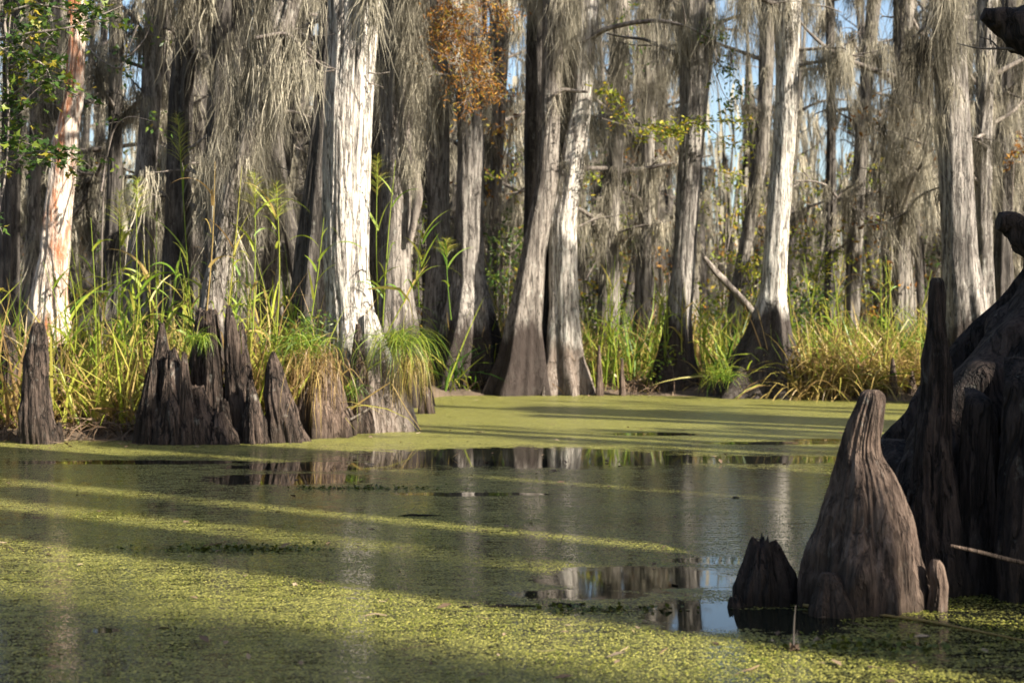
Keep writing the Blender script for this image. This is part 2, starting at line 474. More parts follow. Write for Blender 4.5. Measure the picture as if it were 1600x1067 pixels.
    bp = N_(t, 'ShaderNodeBump'); bp.inputs['Strength'].default_value = 1; bp.inputs['Distance'].default_value = .008
    t.links.new(hb, bp.inputs['Height']); t.links.new(bp.outputs[0], wd.inputs['Normal'])
    b.inputs['Base Color'].default_value = (.010, .011, .007, 1)
    b.inputs['Roughness'].default_value = .03
    b.inputs['IOR'].default_value = 1.34
    rp = noise(t, mapping(t, geo, (1, 2.2, 0)), 9, 3, .5)
    rp2 = noise(t, mapping(t, geo, (1, 1.5, 0)), 60, 2, .5)
    # small ripples where weed breaks the surface
    b2 = N_(t, 'ShaderNodeBump'); b2.inputs['Distance'].default_value = .004
    t.links.new(math_(t, 'ADD', math_(t, 'MULTIPLY', cover.outputs[0], .16), .015), b2.inputs['Strength'])
    t.links.new(math_(t, 'ADD', math_(t, 'ADD', rp, math_(t, 'MULTIPLY', rp2, .18)), math_(t, 'MULTIPLY', math_(t, 'MULTIPLY', hb, cover.outputs[0]), .22)), b2.inputs['Height'])
    t.links.new(b2.outputs[0], b.inputs['Normal'])
    mx = N_(t, 'ShaderNodeMixShader')
    t.links.new(on, mx.inputs[0]); t.links.new(b.outputs[0], mx.inputs[1]); t.links.new(wd.outputs[0], mx.inputs[2])
    t.links.new(mx.outputs[0], t.nodes['Material Output'].inputs[0])
    return m
M['water'] = water_mat()

def ground_mat():
    m, t, b = newmat('swamp_mud')
    tc = N_(t, 'ShaderNodeTexCoord').outputs['Object']
    a = noise(t, tc, 6, 8, .7); c = noise(t, tc, 38, 5, .7)
    col = ramp(t, a, [(.3, (.025, .018, .012)), (.5, (.075, .05, .032)), (.7, (.15, .11, .07))])
    col = mixc(t, .45, col, ramp(t, c, [(.35, (.03, .02, .014)), (.65, (.22, .16, .10))]))
    t.links.new(col, b.inputs['Base Color']); b.inputs['Roughness'].default_value = .9
    bp = N_(t, 'ShaderNodeBump'); bp.inputs['Strength'].default_value = 1; bp.inputs['Distance'].default_value = .03
    t.links.new(math_(t, 'ADD', a, math_(t, 'MULTIPLY', c, .4)), bp.inputs['Height']); t.links.new(bp.outputs[0], b.inputs['Normal'])
    return m
M['ground'] = ground_mat()

# ------------------------------------------------------------------ ground and water
BX = np.array([-60, -12, -7, -4.6, -2.5, -1.75, -1.5, -1.42, -.9, .5, 2.5, 5, 6.2, 9, 14, 60])
BY = np.array([-5, 9.5, 12.2, 12.95, 12.95, 13.7, 15.4, 19.5, 20.6, 20.9, 20.6, 19.3, 19.4, 18, 12, -30])
def bank(x):
    return np.interp(x, BX, BY)
def ground_z(x, y):
    s = y - bank(x) + (fbm(x * 1.3, y * 1.3, 0 * x, 31, 3) - .5) * .5
    z = np.where(s > 0, .03 + .16 * (1 - np.exp(-np.maximum(s, 0) * 1.6)), np.maximum(-.7, .03 + s * .25))
    z = z + (fbm(x * 2.1, y * 2.1, 0 * x, 8, 3) - .5) * np.where(s > 0, .16, .04)
    q = ((x - 2.65) / 1.0) ** 2 + ((y - 6.4) / 1.0) ** 2
    z = np.maximum(z, .10 - q * .13 + (fbm(x * 5, y * 5, 0 * x, 5, 3) - .5) * .12)
    return z

def sheet(name, xs, ys, zf, mat):
    X, Y = np.meshgrid(xs, ys)
    g = Geo()
    g.add(np.stack([X, Y, zf(X, Y)], -1).reshape(-1, 3), grid_faces(len(ys), len(xs), False))
    return g.build(name, mat)

def graded(lo, a, b_, hi, step, n=14):
    return np.concatenate([np.linspace(lo, a, n, endpoint=False), np.arange(a, b_, step), np.geomspace(1, hi - b_ + 1, n) + b_ - 1])
gx = graded(-600, -14, 14, 600, .12)
gy = graded(-600, 3, 30, 900, .12)
tag(sheet('ground', gx, gy, ground_z, M['ground']), kind='structure')
tag(sheet('water', np.linspace(-300, 300, 31), np.linspace(-300, 60, 31), lambda x, y: 0 * x, M['water']), kind='structure')

# ------------------------------------------------------------------ tree building
def moss_clumps(geo, anchors, n, length, width, spread, rng, tint=(.1, .9), wob=.17, segs=7):
    """each anchor gets a beard of n hanging strands"""
    A = np.asarray(anchors, float).reshape(-1, 3)
    K = len(A)
    if K == 0: return
    L = np.broadcast_to(length, K)
    B = np.repeat(A, n, 0)
    rad = rng.normal(size=(K * n, 3)) * spread
    rad[:, 2] *= .8
    B = B + rad
    rr = np.linalg.norm(rad[:, :2], axis=1) / (spread * 1.6)
    ln = np.repeat(L, n) * rng.uniform(.35, 1.1, K * n) * np.clip(1.15 - rr * .5, .25, 1)
    tn = np.repeat(rng.uniform(tint[0], tint[1], K), n) + rng.uniform(-.2, .2, K * n)
    d0 = np.tile([0, 0, -1.0], (K * n, 1)) + rng.normal(size=(K * n, 3)) * .12
    ribbons(geo, B, d0, ln, width * rng.uniform(.6, 1.4, K * n), droop=1.3, wob=wob, segs=segs, tint=np.clip(tn, 0, 1), rng=rng)

def grow_limbs(tg, cx, cy, z, r, rng, n, zr, length, mossg=None, moss=(12, .5, .012, .05), up=.35, az=None, sub=2, leafg=None, leafn=0, leafs=.05, density=1.0, hi=99):
    """limbs from a trunk with sub-branches; moss beards hung along them"""
    anchors = []
    tips = []
    parts = tg if isinstance(tg, list) else None
    for i in range(n):
        if parts is not None:
            tg = Geo(); parts.append(tg)
        z0 = rng.uniform(*zr)
        k = np.argmin(abs(z - z0))
        a = rng.uniform(0, 6.283) if az is None else rng.uniform(*az)
        L = rng.uniform(*length)
        p = np.array([cx[k], cy[k], z[k]])
        d = np.array([math.cos(a), math.sin(a), up + rng.uniform(-.3, .3)])
        pts = [p]
        st = L / 5
        for s in range(5):
            d = d + rng.normal(size=3) * .22; d /= np.linalg.norm(d)
            p = p + d * st
            pts.append(p)
        rb = min(r[k] * .45, .012 + L * .016)
        tube(tg, pts, [rb, rb * .7, rb * .25], 6, seed=i, sub=3)
        pts = np.array(pts)
        anchors += list(pts[1:]) + list((pts[1:-1] + pts[2:]) / 2)
        tips.append(pts[-1])
        for s in range(sub):
            j = rng.integers(1, 5)
            q = pts[j]; dd = rng.normal(size=3); dd[2] = abs(dd[2]) * .3; dd /= np.linalg.norm(dd)
            sp = [q]
            for e in range(3):
                dd = dd + rng.normal(size=3) * .3; dd /= np.linalg.norm(dd)
                q = q + dd * L * .14; sp.append(q)
            tube(tg, sp, [rb * .4, rb * .12], 4, seed=i + 50, sub=2)
            anchors += sp[1:]; tips.append(sp[-1])
    anchors = np.array(anchors)
    if mossg is not None and len(anchors):
        keep = anchors + rng.normal(size=anchors.shape) * .02
        keep = keep[rng.uniform(size=len(anchors)) < density * np.where(anchors[:, 2] > hi, .3, 1.0)]
        moss_clumps(mossg, keep, moss[0], moss[1] * rng.uniform(.3, 1.5, len(keep)) if len(keep) else 1, moss[2], moss[3], rng)
    if leafg is not None and leafn:
        tp = np.array(tips)
        pos = np.repeat(tp, leafn, 0) + rng.normal(size=(len(tp) * leafn, 3)) * np.array([.28, .28, .16])
        inst(leafg, LEAF_V, LEAF_F, pos, rot_rand(rng, len(pos)), leafs * rng.uniform(.6, 1.3, len(pos)), rng.uniform(0, 1, len(pos)))
    return anchors

def trunk_moss(mossg, cx, cy, z, r, rng, n, zr, strands, length, width, spread=.05, az=None):
    A = []
    for i in range(n):
        k = np.argmin(abs(z - rng.uniform(*zr)))
        a = rng.uniform(0, 6.283) if az is None else rng.uniform(*az)
        A.append([cx[k] + math.cos(a) * r[k] * 1.02, cy[k] + math.sin(a) * r[k] * 1.02, z[k]])
    if A:
        moss_clumps(mossg, A, strands, length * rng.uniform(.4, 1.5, len(A)), width, spread, rng)

def rows_to_path(rows, d, top=9.5, lean=0.0, base_drop=.35):
    """rows of (photo row, left edge, right edge) at distance d -> trunk path; runs on above the frame"""
    rows = sorted(rows)
    path = []
    for (y, a, b_) in rows:
        p = PX((a + b_) / 2, y, d)
        path.append([p[0], d, p[2], (b_ - a) / 2 / F * d])
    p0, p1 = np.array(path[0]), np.array(path[1])
    sl = (p0 - p1) / max(p0[2] - p1[2], .1)
    if top > p0[2] + .5:
        h = top - p0[2]
        path.append([p0[0] + sl[0] * h * .4 + lean, d + lean * .5, top, max(.03, p0[3] * .45)])
        path.append([p0[0] + sl[0] * h * .3, d, p0[2] + h * .5, p0[3] * .78])
    pb = path[len(rows) - 1]
    path.append([pb[0], d, pb[2] - base_drop, pb[3] * 1.12])
    return path

def cypress(label, rows, d, mat, seed, cat='tree', group=None, nseg=40, dz=.07, fl=(7, .35), bark=(.012, 9), top=9.5, limbs=(6, (3.5, 9), (.8, 2.2)), moss=(10, .6, .014, .06), tmoss=(0, (1, 5)), extra=None, limb_density=.55, lump=.06, lean=0.0, name='cypress_tree', mossname='spanish_moss'):
    rng = np.random.default_rng(seed)
    path = rows_to_path(rows, d, top, lean)
    base = PX((rows[-1][1] + rows[-1][2]) / 2, rows[-1][0], d)
    e = empty(name, (float(base[0]), d, 0), label, cat, group)
    off = np.array([base[0], d, 0])
    path = [[p[0] - off[0], p[1] - off[1], p[2], p[3]] for p in path]
    tg = Geo()
    cx, cy, z, r = trunk(tg, path, nseg, dz, seed, fl, bark, lump=lump)
    mg = Geo()
    bgm = []
    if limbs:
        grow_limbs(bgm, cx, cy, z, r, rng, limbs[0], limbs[1], limbs[2], mg, moss, density=limb_density)
    if tmoss[0]:
        trunk_moss(mg, cx, cy, z, r, rng, tmoss[0], tmoss[1], moss[0] + 6, moss[1], moss[2], .05)
    if extra:
        extra(tg, bgm, mg, off, rng)
    tg.build('trunk', mat, e)
    for lg_ in bgm:
        lg_.build('limb', M['twig'], e)
    if mg.n: mg.build(mossname, M['moss'], e)
    return e

def mpx(mg, off, rng, items, d):
    """moss beards at photo positions: (px, row, strand count, length m, spread m, width m, tint)"""
    for (px, y, n, L, sp, wd, tn) in items:
        moss_clumps(mg, [PX(px, y, d) - off], n, L, wd, sp, rng, (tn, tn), segs=7)

def bpx(bgm, off, pts, d, rad, dd=0):
    bgm.append(Geo())
    tube(bgm[-1], [PX(px, y, d + dd * i) - off for i, (px, y) in enumerate(pts)], rad, 7, sub=5)

# --- the broad pale cypress left of centre
def ex_main(tg, bg_, mg, off, rng):
    # separate buttress roots either side of the hollow
    for (xs, r0, yy, sd) in (((492, 500, 512, 520), .19, 14.05, 3), ((628, 612, 596, 575), .20, 14.0, 5), ((586, 582, 578, 570), .12, 13.8, 8)):
        zz = [-.3, .22, .55, 1.15]
        d = yy
        path = []
        for i, (x, z_) in enumerate(zip(xs, zz)):
            path.append([(x - 800) / F * d - off[0], d - off[1] + .06 * i, z_, [r0 * 1.15, r0 * .95, r0 * .72, r0 * .3][i]])
        trunk(tg, path, 44, .04, sd, (6, .35), (.015, 8))
    d = 14.0
    bpx(bg_, off, [(520, 108), (500, 95), (487, 100), (478, 92)], d, [.012, .008, .003])
    bpx(bg_, off, [(525, 110), (505, 113), (492, 108), (484, 60)], d, [.01, .006, .003], -.02)
    bpx(bg_, off, [(528, 100), (545, 40), (520, 55), (487, 57)], d, [.01, .006, .002])
    bpx(bg_, off, [(575, 114), (592, 116), (609, 113)], d, [.010, .006, .003])
    bpx(bg_, off, [(575, 130), (588, 133), (599, 137)], d, [.008, .005, .003])
    mpx(mg, off, rng, [(582, -20, 60, 1.0, .04, .010, .55), (588, 10, 50, .8, .03, .009, .6), (572, -30, 60, .9, .04, .010, .5)], 13.85)

cypress('broad pale sunlit cypress with flared split base, largest trunk left of centre',
        [(0, 516, 592), (60, 517, 588), (120, 514, 583), (230, 508, 577), (350, 505, 573), (430, 508, 574), (480, 512, 580), (530, 510, 592), (600, 500, 606), (668, 496, 622)], 14.2, M['pale'], 11,
        nseg=150, dz=.03, fl=(7, .42), bark=(.018, 15), limbs=(8, (4.6, 9), (.8, 2.2)), moss=(24, .6, .010, .07), extra=ex_main, top=11)

# --- leaning mossy tree behind the stump cluster
def ex_lean(tg, bg_, mg, off, rng):
    items = []
    for i in range(75):
        f = rng.uniform(0, 1)
        y = -120 + f * 380
        xc = 452 - f * 95
        items.append((xc + rng.normal() * 22, y, 80, rng.uniform(.4, 1.1), .075, .004, rng.uniform(.15, .75)))
    mpx(mg, off, rng, items, 13.3)
    # thin veil right of it
    items = [(440 + rng.normal() * 22, 30 + rng.uniform(0, 110), 16, rng.uniform(.4, .75), .06, .007, rng.uniform(.4, .8)) for i in range(26)]
    items += [(485 + rng.normal() * 10, 90 + rng.uniform(0, 60), 12, rng.uniform(.3, .75), .06, .007, rng.uniform(.5, .9)) for i in range(9)]
    mpx(mg, off, rng, items, 13.1)
    bpx(bg_, off, [(400, 60), (450, 50), (480, 85), (505, 105), (525, 108)], 13.1, [.02, .012, .006], .05)
    bpx(bg_, off, [(435, -40), (470, -10), (500, -60)], 13.1, [.03, .012])
cypress('leaning cypress shaggy with hanging grey moss, rising from the split stump on the left bank',
        [(0, 428, 470), (100, 404, 440), (200, 376, 408), (300, 345, 375), (400, 328, 358), (480, 314, 346), (560, 300, 350), (690, 288, 362)], 13.3, M['mid'], 12,
        nseg=70, dz=.05, fl=(5, .4), bark=(.018, 9), limbs=(5, (4.0, 8), (.6, 1.6)), moss=(20, .7, .010, .08), extra=ex_lean, tmoss=(20, (1.6, 4.5)))

# --- peeling reddish tree far left
cypress('cypress with peeling reddish and white bark at the left edge of the stand',
        [(0, 108, 130), (60, 110, 131), (150, 104, 127), (230, 82, 118), (300, 76, 112), (400, 64, 104), (460, 52, 102), (520, 46, 108), (560, 40, 112)], 15.9, M['red'], 13, nseg=80, dz=.05, fl=(4, .2), bark=(.02, 8), lump=.16,
        limbs=(6, (4.5, 9), (.6, 1.8)), moss=(14, .6, .012, .06), tmoss=(4, (3, 5)))

# --- the individually readable trees of the stand: label, rows, distance, material, extras
def ex_hang(items, d, branches=()):
    def f(tg, bg_, mg, off, rng):
        for (pts, rad) in branches:
            bpx(bg_, off, pts, d, rad)
        its = []
        for (x0, x1, y0, y1, n, L, tn) in items:
            for i in range(n):
                its.append((rng.uniform(x0, x1), rng.uniform(y0, y1), 50, L * rng.uniform(.5, 1.3), .06 + .0015 * (d), .006, tn + rng.uniform(-.15, .15)))
        mpx(mg, off, rng, its, d - .25)
    return f

trees = [
 ('near black cypress left of the leaning mossy tree, pale moss beard at its top', [(0, 282, 312), (150, 266, 300), (300, 262, 296), (470, 255, 300), (610, 245, 310)], 18.5, 'dark', 21, (6, (3.8, 9), (.6, 1.8)), (2, (3.5, 5)), ex_hang([(278, 300, -30, 20, 6, .7, .7)], 18.1, [([(295, 235), (320, 215), (345, 197), (375, 188)], [.022, .014, .006])])),
 ('dark grey cypress with a sunlit right edge, third trunk right of the peeling tree', [(0, 228, 262), (150, 222, 252), (250, 214, 244), (450, 195, 238), (600, 180, 250)], 19.0, 'mid', 22, (7, (3.5, 9), (.6, 2)), (8, (1.5, 5)), None),
 ('slim straight dark trunk just right of the peeling tree', [(0, 172, 190), (200, 172, 190), (400, 165, 188), (600, 155, 195)], 20.0, 'dark', 23, (7, (3.5, 9), (.6, 2)), (5, (2, 5)), None),
 ('weathered grey trunk at the very left edge', [(0, 8, 36), (300, 4, 30), (500, -4, 30), (620, -14, 38)], 19.0, 'dark', 24, (7, (3, 9), (.6, 2)), (8, (1.5, 5)), None),
 ('narrow grey trunk behind the leafy maple branches', [(0, 52, 70), (300, 45, 62), (600, 30, 70)], 22.0, 'bg', 25, (7, (3, 9), (.6, 2)), (8, (1.5, 5)), None),
 ('dark cypress close behind the left side of the broad pale tree', [(0, 502, 540), (150, 492, 530), (250, 482, 524), (400, 464, 524), (480, 456, 524), (640, 436, 540)], 15.6, 'dark', 26, (7, (4.2, 9), (.6, 2)), (3, (3, 5)), None),
 ('wide dark cypress with mossy elbow limb, right of the broad pale one', [(0, 590, 650), (150, 594, 646), (300, 598, 640), (450, 596, 642), (520, 590, 650), (620, 578, 664)], 18.0, 'mid', 27, (7, (4.2, 9), (.6, 2)), (4, (3, 5)),
   ex_hang([(625, 648, -40, 100, 24, .9, .55), (640, 655, 215, 265, 6, .45, .6), (648, 660, -30, 160, 12, .8, .5)], 17.8, [([(625, 90), (632, 180), (636, 240), (648, 275), (655, 305), (648, 340), (640, 380)], [.05, .06, .07, .06, .04])])),
 ('brown cypress with a streaky pale centre, under the rusty foliage', [(0, 672, 702), (150, 668, 700), (350, 669, 702), (500, 664, 706), (610, 652, 722)], 22.0, 'mid', 28, (7, (4, 9), (.8, 2)), (8, (4, 7)), None),
 ('bell-bottomed grey cypress with dark wet foot, just right of the brown one', [(0, 722, 752), (150, 717, 755), (250, 716, 756), (350, 713, 753), (430, 712, 756), (480, 702, 766), (530, 690, 776), (612, 672, 788)], 21.4, 'silver', 29, (8, (4.5, 9), (.8, 2)), (6, (4, 7)), None),
 ('thin grey trunk between the bell-bottomed and the leaning cypress', [(0, 776, 798), (300, 765, 783), (600, 755, 790)], 26.0, 'bg', 30, (8, (3, 9), (.8, 2)), (10, (2, 8)), None),
 ('cypress leaning right from a wide dark foot at the water edge, centre', [(0, 850, 884), (100, 848, 878), (200, 846, 874), (290, 838, 870), (400, 815, 851), (500, 792, 844), (560, 778, 848), (618, 756, 856)], 20.8, 'mid', 31, (7, (4, 9), (.8, 2)), (5, (3.2, 6)),
   ex_hang([(868, 905, -40, 60, 18, 1.2, .6)], 20.6, [([(866, 148), (880, 140), (900, 143), (918, 144)], [.03, .03, .02])])),
 ('dark trunk twisted against the leaning cypress, crossing behind its middle', [(0, 884, 908), (150, 868, 894), (300, 848, 874), (420, 836, 868), (520, 834, 864), (615, 822, 872)], 21.3, 'dark', 45, (6, (5, 9), (.8, 2)), (6, (3, 7)), None),
 ('straight black trunk behind the leaning cypress, against the bright sky gap', [(0, 824, 848), (150, 822, 846), (300, 820, 840), (450, 818, 838), (610, 808, 850)], 23.0, 'dark', 32, (4, (6, 9), (.8, 1.6)), (0, (2, 8)), None),
 ('moss-wrapped pale cypress with drooping roots, right beside the leaning one', [(0, 905, 935), (150, 896, 925), (250, 878, 914), (350, 858, 900), (480, 860, 904), (560, 852, 914), (610, 840, 930)], 20.9, 'pale', 33, (8, (4.0, 9), (.8, 2.2)), (24, (2.6, 7)),
   ex_hang([(868, 905, 240, 300, 14, 1.0, .7), (865, 905, 440, 500, 12, .5, .4), (890, 930, 0, 180, 22, 1.1, .65)], 21.4)),
 ('mossy grey trunk behind the tall grass, right of the moss-wrapped one', [(0, 960, 984), (200, 953, 976), (350, 942, 966), (550, 932, 966), (610, 925, 970)], 24.5, 'bg', 34, (9, (2.5, 9), (.8, 2.2)), (22, (1.5, 8)), ex_hang([(945, 1040, -20, 140, 26, 1.5, .45)], 24.3)),
 ('slender trunk beneath the dark hanging moss, left of the split-foot cypress', [(0, 1006, 1030), (300, 1000, 1020), (550, 988, 1014), (610, 980, 1020)], 26.5, 'bg', 35, (9, (2.5, 9), (.8, 2.4)), (20, (2, 9)), None),
 ('tall pale cypress with a black left flank and split foot in the grass', [(0, 1058, 1112), (100, 1066, 1110), (200, 1064, 1101), (300, 1058, 1093), (400, 1053, 1086), (500, 1040, 1079), (560, 1030, 1082), (610, 1015, 1096)], 21.0, 'silver', 36, (8, (4, 9), (.8, 2)), (7, (4, 7)),
   ex_hang([(1055, 1075, -30, 50, 8, 1.0, .6)], 20.8)),
 ('crooked leaning pale trunk between the two tallest cypresses on the right', [(0, 1188, 1212), (150, 1186, 1206), (250, 1176, 1198), (350, 1162, 1180), (480, 1138, 1160), (600, 1110, 1150)], 26.0, 'bg', 37, (9, (2.5, 9), (.8, 2)), (14, (2, 8)), None),
 ('tall white-streaked cypress with broad dark buttress roots at the water', [(0, 1207, 1250), (100, 1213, 1248), (200, 1210, 1243), (300, 1202, 1235), (400, 1194, 1229), (460, 1188, 1228), (520, 1168, 1234), (570, 1142, 1244), (624, 1104, 1262)], 20.3, 'streak', 38, (8, (4.5, 9), (.8, 2)), (6, (4.5, 7)), None),
 ('thin dark trunk crossing the bright sky gap on the right', [(0, 1290, 1303), (200, 1293, 1305), (500, 1288, 1306), (610, 1280, 1312)], 28.0, 'dark', 39, (6, (6, 9), (.8, 2)), (6, (3, 8)), None),
 ('slanting grey trunk right of the bright sky gap', [(0, 1356, 1376), (200, 1338, 1356), (500, 1318, 1342), (610, 1308, 1350)], 27.0, 'bg', 40, (10, (2.5, 9), (.8, 2.4)), (20, (2, 8)), None),
 ('curved silver cypress standing behind the tall dark knee', [(0, 1458, 1504), (100, 1462, 1508), (200, 1464, 1514), (300, 1470, 1520), (400, 1475, 1524), (500, 1480, 1544), (580, 1476, 1560), (640, 1464, 1580)], 18.4, 'silver', 41, (8, (4, 9), (.8, 2)), (8, (3.5, 6)),
   ex_hang([(1436, 1446, 50, 90, 9, 1.5, .12), (1465, 1475, -30, 100, 10, 1.0, .3), (1480, 1505, -40, 80, 14, .9, .55)], 18.1, [([(1490, -20), (1465, 20), (1440, 48), (1425, 60)], [.04, .025, .012])])),
 ('straight moss-covered trunk right of the silver one', [(0, 1530, 1556), (250, 1524, 1548), (400, 1528, 1550), (600, 1520, 1560)], 21.5, 'silver', 42, (9, (3, 9), (.8, 2)), (20, (2, 6)), None),
 ('dark trunk in the gap beside the foreground buttress', [(0, 1562, 1586), (250, 1556, 1578), (600, 1550, 1585)], 25.0, 'dark', 43, (9, (3, 9), (.8, 2)), (16, (2, 7)), None),
 ('short moss-curtained trunk between the sky gap and the silver cypress', [(0, 1404, 1426), (300, 1398, 1420), (610, 1388, 1428)], 24.0, 'bg', 44, (12, (2.2, 9), (.8, 2.6)), (28, (1.5, 7)), ex_hang([(1370, 1450, 80, 280, 40, 1.2, .5)], 23.8)),
]
TR = {}
for (lab, rows, d, mt, sd, lm, tm, ex) in trees:
    big = d < 22
    TR[sd] = cypress(lab, rows, d, M[mt], sd, nseg=64 if big else 36, dz=.06 if big else .12, fl=(6, .55), bark=(.014, 9), limbs=lm, moss=(64 if big else 44, .9, .006 if big else .010, .05), tmoss=tm, extra=ex,
            top=11 if d < 24 else 13)

# ------------------------------------------------------------------ background stand: variants copied
def variant(sd):
    rng = np.random.default_rng(sd)
    H = rng.uniform(12, 15)
    r0 = rng.uniform(.07, .24)
    ln = rng.uniform(-1.2, 1.2)
    path = [(0, 0, -.4, r0 * 2.6), (0, 0, .3, r0 * 2.0), (ln * .05, 0, 1.3, r0 * 1.2), (ln * .2 + rng.normal() * .12, .1, 4, r0), (ln * .6, .2, 8, r0 * .8), (ln, 0, H, r0 * .3)]
    tg, bg_, mg = Geo(), Geo(), Geo()
    cx, cy, z, r = trunk(tg, path, 20, .25, sd, (6, .5), (.02, 5))
    grow_limbs(bg_, cx, cy, z, r, rng, 15, (2.0, H - 1.5), (.8, 2.6), mg, (42, 1.1, .014, .055), density=.42, hi=8.0)
    trunk_moss(mg, cx, cy, z, r, rng, 22, (1.2, 9.5), 34, .9, .013, .05)
    return tg, bg_, mg
def thin_variant(sd):
    rng = np.random.default_rng(sd)
    H = rng.uniform(11, 15); r0 = rng.uniform(.05, .12); ln = rng.uniform(-1.5, 1.5)
    tg, bg_ = Geo(), Geo()
    cx, cy, z, r = trunk(tg, [(0, 0, -.4, r0 * 2.4), (0, 0, .3, r0 * 1.9), (ln * .05, 0, 1.2, r0 * 1.1), (ln * .3 + rng.normal() * .2, .1, 4, r0), (ln * .7, .2, 8, r0 * .8), (ln, 0, H, r0 * .3)], 16, .3, sd, (5, .4), (.01, 5))
    grow_limbs(bg_, cx, cy, z, r, rng, 12, (2.5, H - 1), (.6, 1.8), sub=3)
    return tg, bg_
BGL = 'slender moss-hung cypress in the crowded stand behind the grassy banks'
protos = []
for k in range(9):
    tg, bg_, mg = variant(100 + k)
    e = empty('cypress_tree', (0, 0, 0), BGL, 'tree', 'moss-hung cypresses of the background stand')
    protos.append((e, tg.build('trunk', M['bg' if k % 3 == 0 else 'dark'], e), bg_.build('branches', M['twig'], e), mg.build('spanish_moss', M['moss'], e)))
for k in range(4):
    tg, bg_ = thin_variant(150 + k)
    e = empty('cypress_tree', (0, 0, 0), 'thin dark bare trunk in the crowded stand behind the grassy banks', 'tree', 'thin bare trunks of the background stand')
    protos.append((e, tg.build('trunk', M['dark'], e), bg_.build('branches', M['twig'], e)))
rng = np.random.default_rng(77)
spots = []
def gap(px, d):
    """keep open sky lanes where the photograph shows sky"""
    for (a, b_) in ((800, 824), (1262, 1292), (1306, 1340), (1140, 1180), (190, 205)):
        mg_ = .55 * F / d
        if a - mg_ < px < b_ + mg_: return True
    return False
tries = 0
while len(spots) < 225 and tries < 9000:
    tries += 1
    d = 22 + 52 * rng.uniform() ** .8
    hw = .364 * d + 4
    x = rng.uniform(-hw, hw)
    if x < -2.5 and rng.uniform() < .25: d = rng.uniform(17.5, 26)
    if x > -2 and d < 25: continue
    px = 800 + x / d * F
    if gap(px, d): continue
    if any((x - a) ** 2 + (d - b_) ** 2 < 1.0 for a, b_ in spots): continue
    spots.append((x, d))
used = set()
for i, (x, d) in enumerate(spots):
    k = i % len(protos)
    pr = protos[k]
    if k not in used:
        used.add(k); e = pr[0]
    else:
        e = pr[0].copy(); COL.objects.link(e)
        for ch in pr[1:]:
            c = ch.copy(); COL.objects.link(c); c.parent = e
    e.location = (x, d, .05)
    e.rotation_euler = (0, 0, rng.uniform(0, 6.28))
    s = rng.uniform(.8, 1.2)
    e.scale = (s, s, s * rng.uniform(.95, 1.15))

# trees standing off the frame to the right: their trunks throw the bands of shade over the water
SN = np.array([.83, -.56]); NN = np.array([.56, .83])
casters = [(4.72, 9, .36, 11), (5.62, 12, .28, 12), (6.42, 8, .36, 11), (7.38, 13, .60, 13), (8.5, 10, .46, 12), (9.2, 14, .36, 12), (4.07, 15, .13, 9), (5.97, 18, .09, 9), (11.0, 10, .13, 12), (12.1, 16, .14, 14), (13.6, 11, .17, 12), (14.1, 9, .2, 11),
           (10.6, 9, .07, 9), (11.5, 12, .09, 10), (12.6, 8, .07, 9), (13.1, 14, .10, 12), (14.7, 7, .42, 10), (2.95, 22, .55, 18), (3.62, 26, .10, 18), (16.8, 9, .12, 10), (20.4, 12, .2, 12)]
for i, (p, tt, rr, H) in enumerate(casters):
    pos = NN * p + SN * tt
    rg = np.random.default_rng(300 + i)
    e = empty('cypress_tree', (float(pos[0]), float(pos[1]), 0), 'cypress standing beyond the right edge of the view', 'tree', 'cypresses beyond the right edge')
    tg, bg_, mg = Geo(), Geo(), Geo()
    cx, cy, z, r = trunk(tg, [(0, 0, -.7, rr * 1.9), (0, 0, .4, rr * 1.5), (0, 0, 1.3, rr * 1.1), (0, .1, H * .5, rr), (.1, 0, H, rr * .92)], 28, .25, 300 + i, (6, .4), (.02, 6))
    grow_limbs(bg_, cx, cy, z, r, rg, 5, (H * .55, H), (.7, 1.6), mg, (12, .6, .02, .07), density=.6)
    tg.build('trunk', M['bg'], e); bg_.build('branches', M['twig'], e); mg.build('spanish_moss', M['moss'], e)

rg = np.random.default_rng(909)
for i in range(3):
    p = 11.5 + i * 2.7 + rg.uniform(-.4, .4); tt = rg.uniform(6, 17)
    pos = NN * p + SN * tt
    if pos[0] < .364 * pos[1] + 2.5: continue
    pr = protos[i % len(protos)]
    e = pr[0].copy(); COL.objects.link(e)
    for ch in pr[1:]:
        c = ch.copy(); COL.objects.link(c); c.parent = e
    e['label'] = 'cypress standing beyond the right edge of the view'; e['group'] = 'cypresses beyond the right edge'
    e.location = (pos[0], pos[1], .05); e.rotation_euler = (0, 0, rg.uniform(0, 6.28)); e.scale = (.8, .8, 1.0)

rg = np.random.default_rng(910); k_ = 0
while k_ < 46:
    a = rg.uniform(0, 6.283); rd = rg.uniform(15, 30)
    x, y = rd * math.cos(a), rd * math.sin(a)
    p = NN @ np.array([x, y]); q = SN @ np.array([x, y])
    if abs(x) < .5 * y + 5 or (q > 0 and p > 1.2) or y > 22: continue
    pr = protos[k_ % len(protos)]; k_ += 1
    e = pr[0].copy(); COL.objects.link(e)
    for ch in pr[1:]:
        c = ch.copy(); COL.objects.link(c); c.parent = e
    e['label'] = 'cypress of the surrounding swamp, standing behind the viewpoint'; e['group'] = 'cypresses around the pond out of view'
    e.location = (x, y, .0); e.rotation_euler = (0, 0, rg.uniform(0, 6.28)); e.scale = (1.3, 1.3, 1.15)

